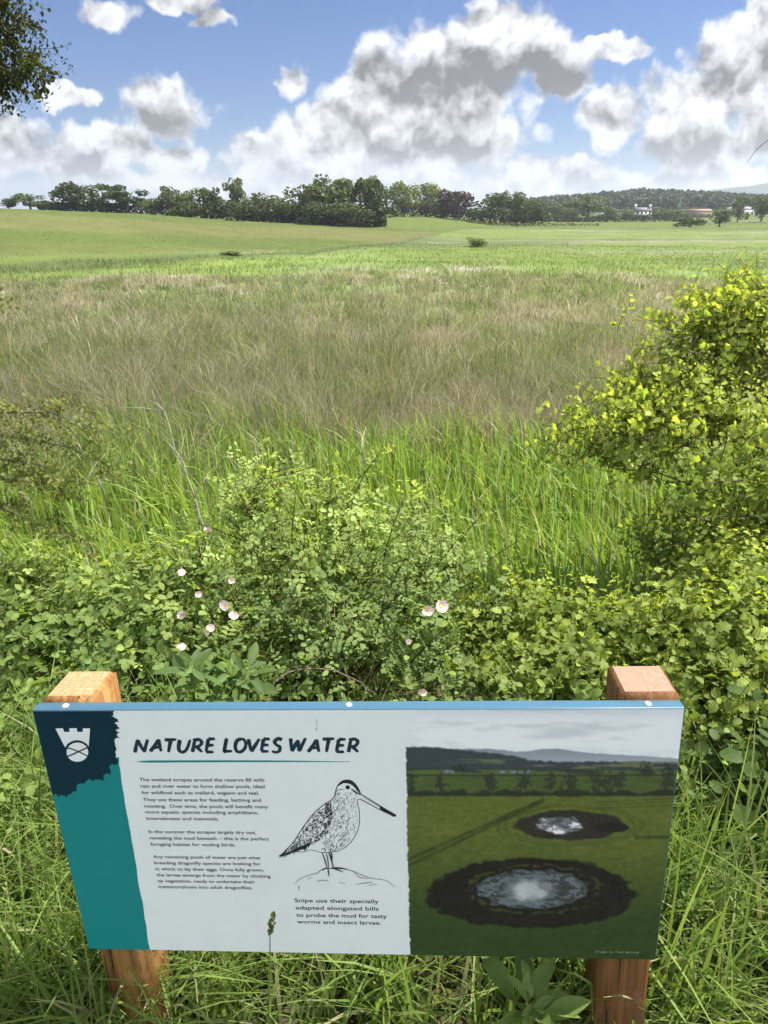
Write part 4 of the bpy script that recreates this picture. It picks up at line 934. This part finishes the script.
# snipe in ink
def c2(x, y): return pp(260+x/4.8, 760+y/4.8)
def snipe():
    m = Mesher(); g = np.random.default_rng(8); u = MPX/4.8; lay = [-.0006]
    def st(pts, w, sm=True, taper=True):
        p = [c2(*q) for q in pts]; p = smooth(p, 4) if sm and len(p) > 2 else np.array(p); k = len(p)
        wd = w*u*(np.sin(np.linspace(.25, math.pi-.25, k))*.6+.4 if taper else np.ones(k)); lay[0] = -.0006-.0000008*((-lay[0]-.0006)/.0000008+1); ribbon(m, p, wd, lay[0])
    back = [(480,160),(468,132),(448,110),(425,97),(402,97),(385,108),(370,128),(363,152),(356,176),(342,192),(318,206),(285,230),(250,264),(220,304),(195,340),(170,380),(140,415),(112,444),(97,460)]
    belly = [(97,460),(130,452),(170,438),(208,440),(246,430),(290,441),(340,441),(385,432),(420,410),(450,375),(470,335),(478,290),(476,240),(468,205),(470,190),(486,186)]
    st(back, 4.5, taper=False); st(belly, 3.5, taper=False)
    poly(m, [c2(*p) for p in smooth([(372,126),(385,106),(402,95),(427,93),(450,104),(470,128),(484,158),(468,148),(448,124),(424,112),(400,110)], 4)], -.00058)
    st([(438,138),(455,150),(482,166)], 9); st([(366,150),(385,140),(405,140)], 4)
    e = [c2(421+11*math.cos(a), 130+10*math.sin(a)) for a in np.linspace(0, 6.28, 16, endpoint=False)]; poly(m, e, -.00061)
    st([(480,160),(530,190),(590,227),(654,264)], 5, True, False); st([(484,188),(540,218),(600,249),(650,270)], 5, True, False); st([(490,174),(540,203),(590,232)], 3)
    poly(m, [c2(*p) for p in ((575,219),(640,256),(656,267),(642,272),(600,250),(576,236))], -.00057); 
    from_in = [np.array(p) for p in ((342,192),(318,206),(285,230),(250,264),(220,304),(195,340),(170,380),(140,415),(100,458))]
    to_in = [np.array(p) for p in ((352,250),(345,290),(338,330),(325,352),(300,375),(268,398),(235,418),(185,432),(105,460))]
    for i in range(620):
        s = g.uniform(0, 7.99); k = int(s); f = s-k; a = from_in[k]+(from_in[k+1]-from_in[k])*f; b = to_in[k]+(to_in[k+1]-to_in[k])*f
        p = a+(b-a)*g.uniform(.02, .98)+g.normal(0, 2, 2); d = np.array((-.62, .78))+g.normal(0, .3, 2); l = g.uniform(5, 14)
        st([p, p+d*l*.5+g.normal(0, 1, 2), p+d*l], g.uniform(1.7, 4.4))
    for i in range(10):
        f = i/9; a = np.array((205+50*f, 425-30*f)); st([a, a+(-40, 12), a+(-90, 32)+g.normal(0, 3, 2)], 5)
    out = np.array(back+belly)
    def inside(p):
        x, y = out[:, 0], out[:, 1]; x2, y2 = np.roll(x, -1), np.roll(y, -1); c = ((y > p[1]) != (y2 > p[1])); xi = (x2-x)*(p[1]-y)/np.where(y2 == y, 1e-9, y2-y)+x
        return (c & (p[0] < xi)).sum() % 2 == 1
    cnt = 0
    while cnt < 420:
        p = np.array((g.uniform(250, 480), g.uniform(150, 440)))
        if not inside(p) or not inside(p+(6, 6)) or (p[0] < 345-.3*(p[1]-250) and p[1] > 200): continue
        if p[0] > 430 and g.uniform() < .45: continue
        cnt += 1; d = np.array((-.45, .9))+g.normal(0, .3, 2); l = g.uniform(4, 11); st([p, p+d*l], g.uniform(2, 4), False)
    for (a, b, w) in (((298,440),(322,516),6),((318,440),(330,516),5),((330,440),(352,512),7),((340,438),(346,480),8)): st([a, ((a[0]+b[0])/2+2, (a[1]+b[1])/2), b], w)
    for a, b in (((322,514),(300,528)),((326,514),(332,556)),((340,516),(378,528)),((345,512),(420,522)),((350,516),(400,536))): st([a, ((a[0]+b[0])/2, (a[1]+b[1])/2-2), b], 6)
    for l in ([(170,590),(190,570),(230,552),(275,540),(300,522),(350,518),(400,520),(450,532),(490,550),(540,566),(600,574),(650,606)], [(185,600),(188,612),(184,622)], [(270,580),(300,574),(330,578)], [(460,596),(500,588),(540,584)], [(380,585),(410,590)], [(450,536),(480,560),(520,568)], [(230,566),(250,562)], [(520,600),(560,592)]): st(l, 3.2)
    m.build('snipe_drawing', M_INK, panel_o)
snipe()
# the printed photograph: a fine coloured sheet, the picture it carries is print on the board
def photo():
    nx, nz = 330, 300
    a, b = pp(405, 712)[0], .5-E_; z0, z1 = -PH+E_, -E_
    X, Z = np.meshgrid(np.linspace(a-.006, b, nx), np.linspace(z1, z0, nz)); lw = np.stack([X.ravel(), 0*X.ravel(), Z.ravel()], 1)
    wv = org+lw[:, :1]*UX-lw[:, 2:]*DN-np.array((0, 0, EYE)); c, s = math.cos(PITCH), math.sin(PITCH)
    dep = wv[:, 1]*c-wv[:, 2]*s; up = wv[:, 1]*s+wv[:, 2]*c; px = 384+FPX*wv[:, 0]/dep; py = 512-FPX*up/dep
    x, y = (px-400)*2.56, (py-700)*2.56
    def srgb(*q): q = np.array(q)/255; return np.where(q > .04, ((q+.055)/1.055)**2.4, q/12.92)*1.25
    N = lambda sx, sy, sd, o=4: fbm(x/sx, y/sy, 1, sd, o)
    col = lerp(srgb(186,196,200), srgb(205,210,210), sst(y, 20, 60)); col = lerp(col, srgb(168,176,182), sst(N(140, 22, 1), .42, .7)*.7); col = lerp(col, srgb(205,212,212), sst(y, 95, 125)*.6)
    fr = np.interp(x, [0,160,230,300,360,400,470,540,620,720], [150,125,123,133,126,123,134,138,142,150])+ (N(30, 30, 2)-.5)*6
    def over(mask, q): 
        nonlocal col; col = lerp(col, q, np.clip(mask, 0, 1))
    over(sst(y-fr, -2, 2), lerp(srgb(120,132,140), srgb(140,148,152), sst(y, 125, 160)))
    nr_ = np.interp(x, [0,20,90,170,240,300,330,420,520,720], [118,119,119,127,135,143,152,158,156,158])+(N(12, 12, 3)-.5)*8
    over(sst(y-nr_, -2, 3), srgb(52,62,66)[None]*(.8+.4*N(14, 8, 4)[:, None]))
    over(sst(y, 148, 154)*sst(N(120, 7, 6), .5, .6)*sst(x, 60, 240), srgb(88,100,72))
    over(sst(y, 172, 178), srgb(46,56,50)*1.0); over(sst(y, 176, 180)*(1-sst(y, 188, 192))*sst(N(90, 8, 9), .42, .55), srgb(74,92,52))
    for (hx, hy) in ((120,182),(135,183),(262,184),(290,184),(310,186),(325,182),(480,236),(470,237)): over(1-sst(np.hypot((x-hx)/9, (y-hy)/4), .5, 1), srgb(105,120,135))
    over(sst(y+(N(30, 20, 10)-.5)*4, 192, 196), srgb(66,82,44)[None]*(.75+.5*N(40, 6, 11)[:, None]))
    tr = np.zeros_like(x)
    for (tx, ty, rw, rh) in ((28,215,18,26),(103,212,16,22),(232,212,20,28),(318,208,22,30),(385,212,17,26),(436,213,20,32),(505,208,24,34),(530,212,22,30),(562,208,18,32),(630,180,24,20),(690,205,22,42),(150,175,24,14)): tr = np.maximum(tr, 1-sst(np.hypot((x-tx)/rw, (y-ty)/rh)+(N(7, 7, 12)-.5)*2.4, .5, 1))
    over(tr*.85, srgb(38,46,40)); over(sst(y+(N(26, 30, 13)-.5)*26, 228, 236)*(1-sst(y+(N(30, 30, 14)-.5)*8, 243, 250)), srgb(36,44,34))
    f = sst(y+(N(30, 30, 14)-.5)*8, 243, 250); gr = lerp(srgb(86,98,44), srgb(44,64,34), sst(y, 280, 620)); gr = lerp(gr, srgb(98,104,48), sst(N(120, 26, 15), .5, .75)*.6*(1-sst(y, 350, 500))); gr = gr*(.62+.5*N(11, 6, 16)+.36*N(4, 2.4, 18, 2))[:, None]*(.85+.3*N(60, 14, 19))[:, None]*.84; over(f, gr)
    def track(p, q, w, k): 
        p, q = np.array(p, float), np.array(q, float); d = q-p; L = np.hypot(*d); d /= L; t = (x-p[0])*d[0]+(y-p[1])*d[1]; dist = np.abs((x-p[0])*d[1]-(y-p[1])*d[0]); over((1-sst(dist, w*.4, w))*(t > 0)*(t < L)*f*k*(.5+N(20, 20, 17)), srgb(34,46,28))
    for o in (0, 16): track((20,408+o), (370,252+o*.3), 6, .6)
    for o in range(9): track((330+o*60, 690), (720, 500+o*22), 5, .32)
    for o in range(3): track((500, 262+o*7), (705, 250+o*9), 3, .4)
    track((600,352),(690,350), 7, .6); track((440,250),(300,300), 3, .3)
    wob = (N(26, 16, 20)-.5)
    for o in (1.12, 1.24): over((1-sst(np.abs(np.hypot((x-435)/150, (y-320)/42)-o+wob*.2), .02, .06))*.35, srgb(40,52,30))
    over(1-sst(np.hypot((x-432)/148, (y-320)/40)+wob*.25, .9, 1.02), srgb(44,43,39)[None]*(.35+1.2*N(4, 2.5, 21, 3)[:, None])); over(1-sst(np.hypot((x-540)/52, (y-325)/15)+wob*.3, .85, 1), srgb(32,32,32))
    wm = 1-sst(np.hypot((x-410)/74, (y-321)/24)+wob*.8, .75, .95); over(wm*(.35+.65*sst(N(17, 6, 22), .36, .52)), lerp(srgb(96,102,106), srgb(205,210,212), sst(N(34, 16, 23)+.25*N(5, 3, 33, 2), .48, .72)))
    over(1-sst(np.hypot((x-335)/272, (y-495)/92)+wob*.22, .94, 1.02), srgb(27,27,26)[None]*(.25+1.5*N(5, 3, 24, 3)[:, None]))
    rg = np.hypot((x-345)/165, (y-485)/62)+wob*.3; over((1-sst(np.abs(rg-1), .0, .07))*.6*sst(N(14, 8, 26), .35, .6), srgb(70,76,44))
    wm = 1-sst(np.hypot((x-342)/148, (y-484)/53)+wob*.4, .86, .98)
    wc = lerp(srgb(88,98,102), srgb(158,164,164), 1-sst(np.hypot((x-330)/72, (y-486)/38)+wob*.8, .25, .95)); dk = sst(N(22, 6, 25), .5, .58)*sst(np.hypot((x-330)/70, (y-486)/34), .7, 1.1); wc = wc*(.72+.3*N(26, 5, 27)+.26*N(5, 3, 28, 2))[:, None]; over(wm, wc); over(wm*dk*.85, srgb(44,50,50)); over(wm*sst(N(13, 5, 29), .53, .6)*sst(np.hypot((x-330)/70, (y-486)/34), .9, 1.3), srgb(52,56,52))
    # torn left edge of the print, sky fades into the white board
    te = 14+np.interp(y, [0,120,690], [0,0,12])+(N(6, 9, 30)-.5)*9; white = np.array((.71,.765,.745))
    col = lerp(col, white, (1-sst(x-te, -1, 1.2))); col = lerp(col, white, (1-sst(y, 118, 121))*(1-sst(x, 8, 60)))
    i, j = np.meshgrid(np.arange(nz-1), np.arange(nx-1), indexing='ij'); q = np.stack([i*nx+j, (i+1)*nx+j, (i+1)*nx+j+1, i*nx+j+1], -1).reshape(-1, 4)
    m = Mesher(); lw[:, 1] = -.0006; m.add(lw, q, None, col); m.build('printed_photo', M_PHOTO, panel_o)
photo()
para('photo_credit', [('Image by Neil Bolam', 500, 610, 646)], 400, 700, 2.56, 3.0, panel_o, M_WHITE)
# screws in the top edge, hairline marks on the face
def screw(px, py):
    m = Mesher(); k = 14; an = np.linspace(0, 2*math.pi, k, endpoint=False); r1, r2 = .0058, .0042
    V = [(r1*math.cos(a), r1*math.sin(a), .0002) for a in an]+[(r2*math.cos(a), r2*math.sin(a), .0024) for a in an]+[(.002*math.cos(a), .002*math.sin(a), .0024) for a in an]+[(.002*math.cos(a), .002*math.sin(a), .0008) for a in an]+[(0, 0, .0008)]
    q = [(a*k+i, a*k+(i+1) % k, (a+1)*k+(i+1) % k, (a+1)*k+i) for a in range(3) for i in range(k)]
    m.add(V, q, [(3*k+i, 3*k+(i+1) % k, 4*k) for i in range(k)]); o = m.build('screw', M_STEEL, panel_o); o.location = (pp(px, 709)[0], TD*.5, .0002)
for p in ((62,705),(348,703),(650,703)): screw(*p)
m = Mesher(); ribbon(m, [c1(521, y) for y in (50, 60, 70)], .0006, -.0006); ribbon(m, [c1(520, y) for y in (73, 76, 80)], .0011, -.0006); m.build('dirt_streak', M_SOFT, panel_o)
# timber posts
def wood_mat(name, dark, mid, pale_wood):  # dark grain over mid wood, with paler patches spread by noise
    mm, k, out = base_mat(name); pos = k.n('ShaderNodeTexCoord').outputs['Object']
    gr_ = k.noise(k.v('MULTIPLY', pos, (70, 70, 2.2)), 1, 6, .6, dist=.6); pa = k.noise(pos, 12, 5, .65); fi = k.noise(k.v('MULTIPLY', pos, (260, 260, 9)), 1, 3, .6)
    c = k.mix(k.step(gr_, .32, .68), (*dark, 1), (*mid, 1)); c = k.mix(k.m('MULTIPLY', k.step(pa, .5, .72), .65), c, (*pale_wood, 1)); c = k.mix(k.m('MULTIPLY', k.step(fi, .58, .75), .45), c, (*dark, 1)); ck = k.noise(k.v('MULTIPLY', pos, (120, 120, 3.2)), 1, 2, .4, dist=.3); c = k.mix(k.m('MULTIPLY', k.step(ck, .66, .70), .85), c, (.025, .015, .008, 1)); c = k.mix(k.m('MULTIPLY', k.step(k.noise(pos, 22, 4, .7), .52, .75), .35), c, (.16, .15, .12, 1))
    p = k.n('ShaderNodeBsdfPrincipled'); k.put(p.inputs['Base Color'], c); p.inputs['Roughness'].default_value = .75; p.inputs['Specular IOR Level'].default_value = .25
    b = k.n('ShaderNodeBump'); b.inputs['Strength'].default_value = .5; b.inputs['Distance'].default_value = .002; k.put(b.inputs['Height'], k.m('ADD', gr_, fi)); k.put(p.inputs['Normal'], b.outputs[0])
    mm.node_tree.links.new(p.outputs[0], out.inputs[0]); return mm
def end_mat(name, dark, mid):
    mm, k, out = base_mat(name); pos = k.n('ShaderNodeTexCoord').outputs['Object']
    ring = k.n('ShaderNodeTexWave', wave_type='RINGS'); k.put(ring.inputs['Vector'], k.v('MULTIPLY', k.v('ADD', pos, (.1, .06, 0)), (1, 1, .1))); ring.inputs['Scale'].default_value = 45; ring.inputs['Distortion'].default_value = 5; ring.inputs['Detail'].default_value = 4
    f = k.noise(pos, 160, 4, .7); sc_ = k.noise(k.v('MULTIPLY', k.v('ADD', pos, k.v('MULTIPLY', k.noise(pos, 40, 2, .5, True), (.01, .01, 0))), (190, 70, 1)), 1, 4, .6); s2 = k.step(k.m('ADD', k.m('MULTIPLY', ring.outputs['Fac'], .12), k.m('ADD', k.m('MULTIPLY', f, .5), k.m('MULTIPLY', sc_, .5))), .45, .85)
    p = k.n('ShaderNodeBsdfPrincipled'); k.put(p.inputs['Base Color'], k.mix(s2, (*dark, 1), (*mid, 1))); p.inputs['Roughness'].default_value = .85
    b = k.n('ShaderNodeBump'); b.inputs['Strength'].default_value = .7; b.inputs['Distance'].default_value = .002; k.put(b.inputs['Height'], f); k.put(p.inputs['Normal'], b.outputs[0])
    mm.node_tree.links.new(p.outputs[0], out.inputs[0]); return mm
def post(xc, w, dep, top, mats, label):
    y0 = TD+.001; ch = .006; zb = -1.15
    xs0, xs1 = xc-w/2, xc+w/2
    V = []; 
    for z, e in ((zb, 0), (top-ch, 0), (top, ch)): V += [(xs0+e, y0+e, z), (xs1-e, y0+e, z), (xs1-e, y0+dep-e, z-(.012 if z > -.5 and 0 else 0)), (xs0+e, y0+dep-e, z)]
    q = [(a*4+i, a*4+(i+1) % 4, a*4+4+(i+1) % 4, a*4+4+i) for a in range(2) for i in range(4)]
    m = Mesher(); m.add(V, q+[(3, 2, 1, 0)]); po = m.build('post', mats[0], sign); po['label'] = label
    m = Mesher(); m.add([(v[0], v[1], v[2]+.0002) for v in V[8:]], [(0, 1, 2, 3)]); m.build('end_grain', mats[1], po)
xl = pp(122, 952)[0]; xr = pp(620, 962)[0]
post(-.452, .084, .084, .007, (wood_mat('post_wood_warm', (.17,.075,.022), (.36,.19,.06), (.45,.26,.10)), end_mat('end_grain_warm', (.30,.18,.085), (.56,.37,.19))), 'weathered honey coloured left post')
post(.457, .086, .084, .010, (wood_mat('post_wood_red', (.11,.046,.015), (.21,.10,.034), (.27,.145,.07)), end_mat('end_grain_red', (.30,.165,.11), (.42,.25,.175))), 'redder brown right post')
print('verts', sum(len(o.data.vertices) for o in S.objects if o.type == 'MESH'))
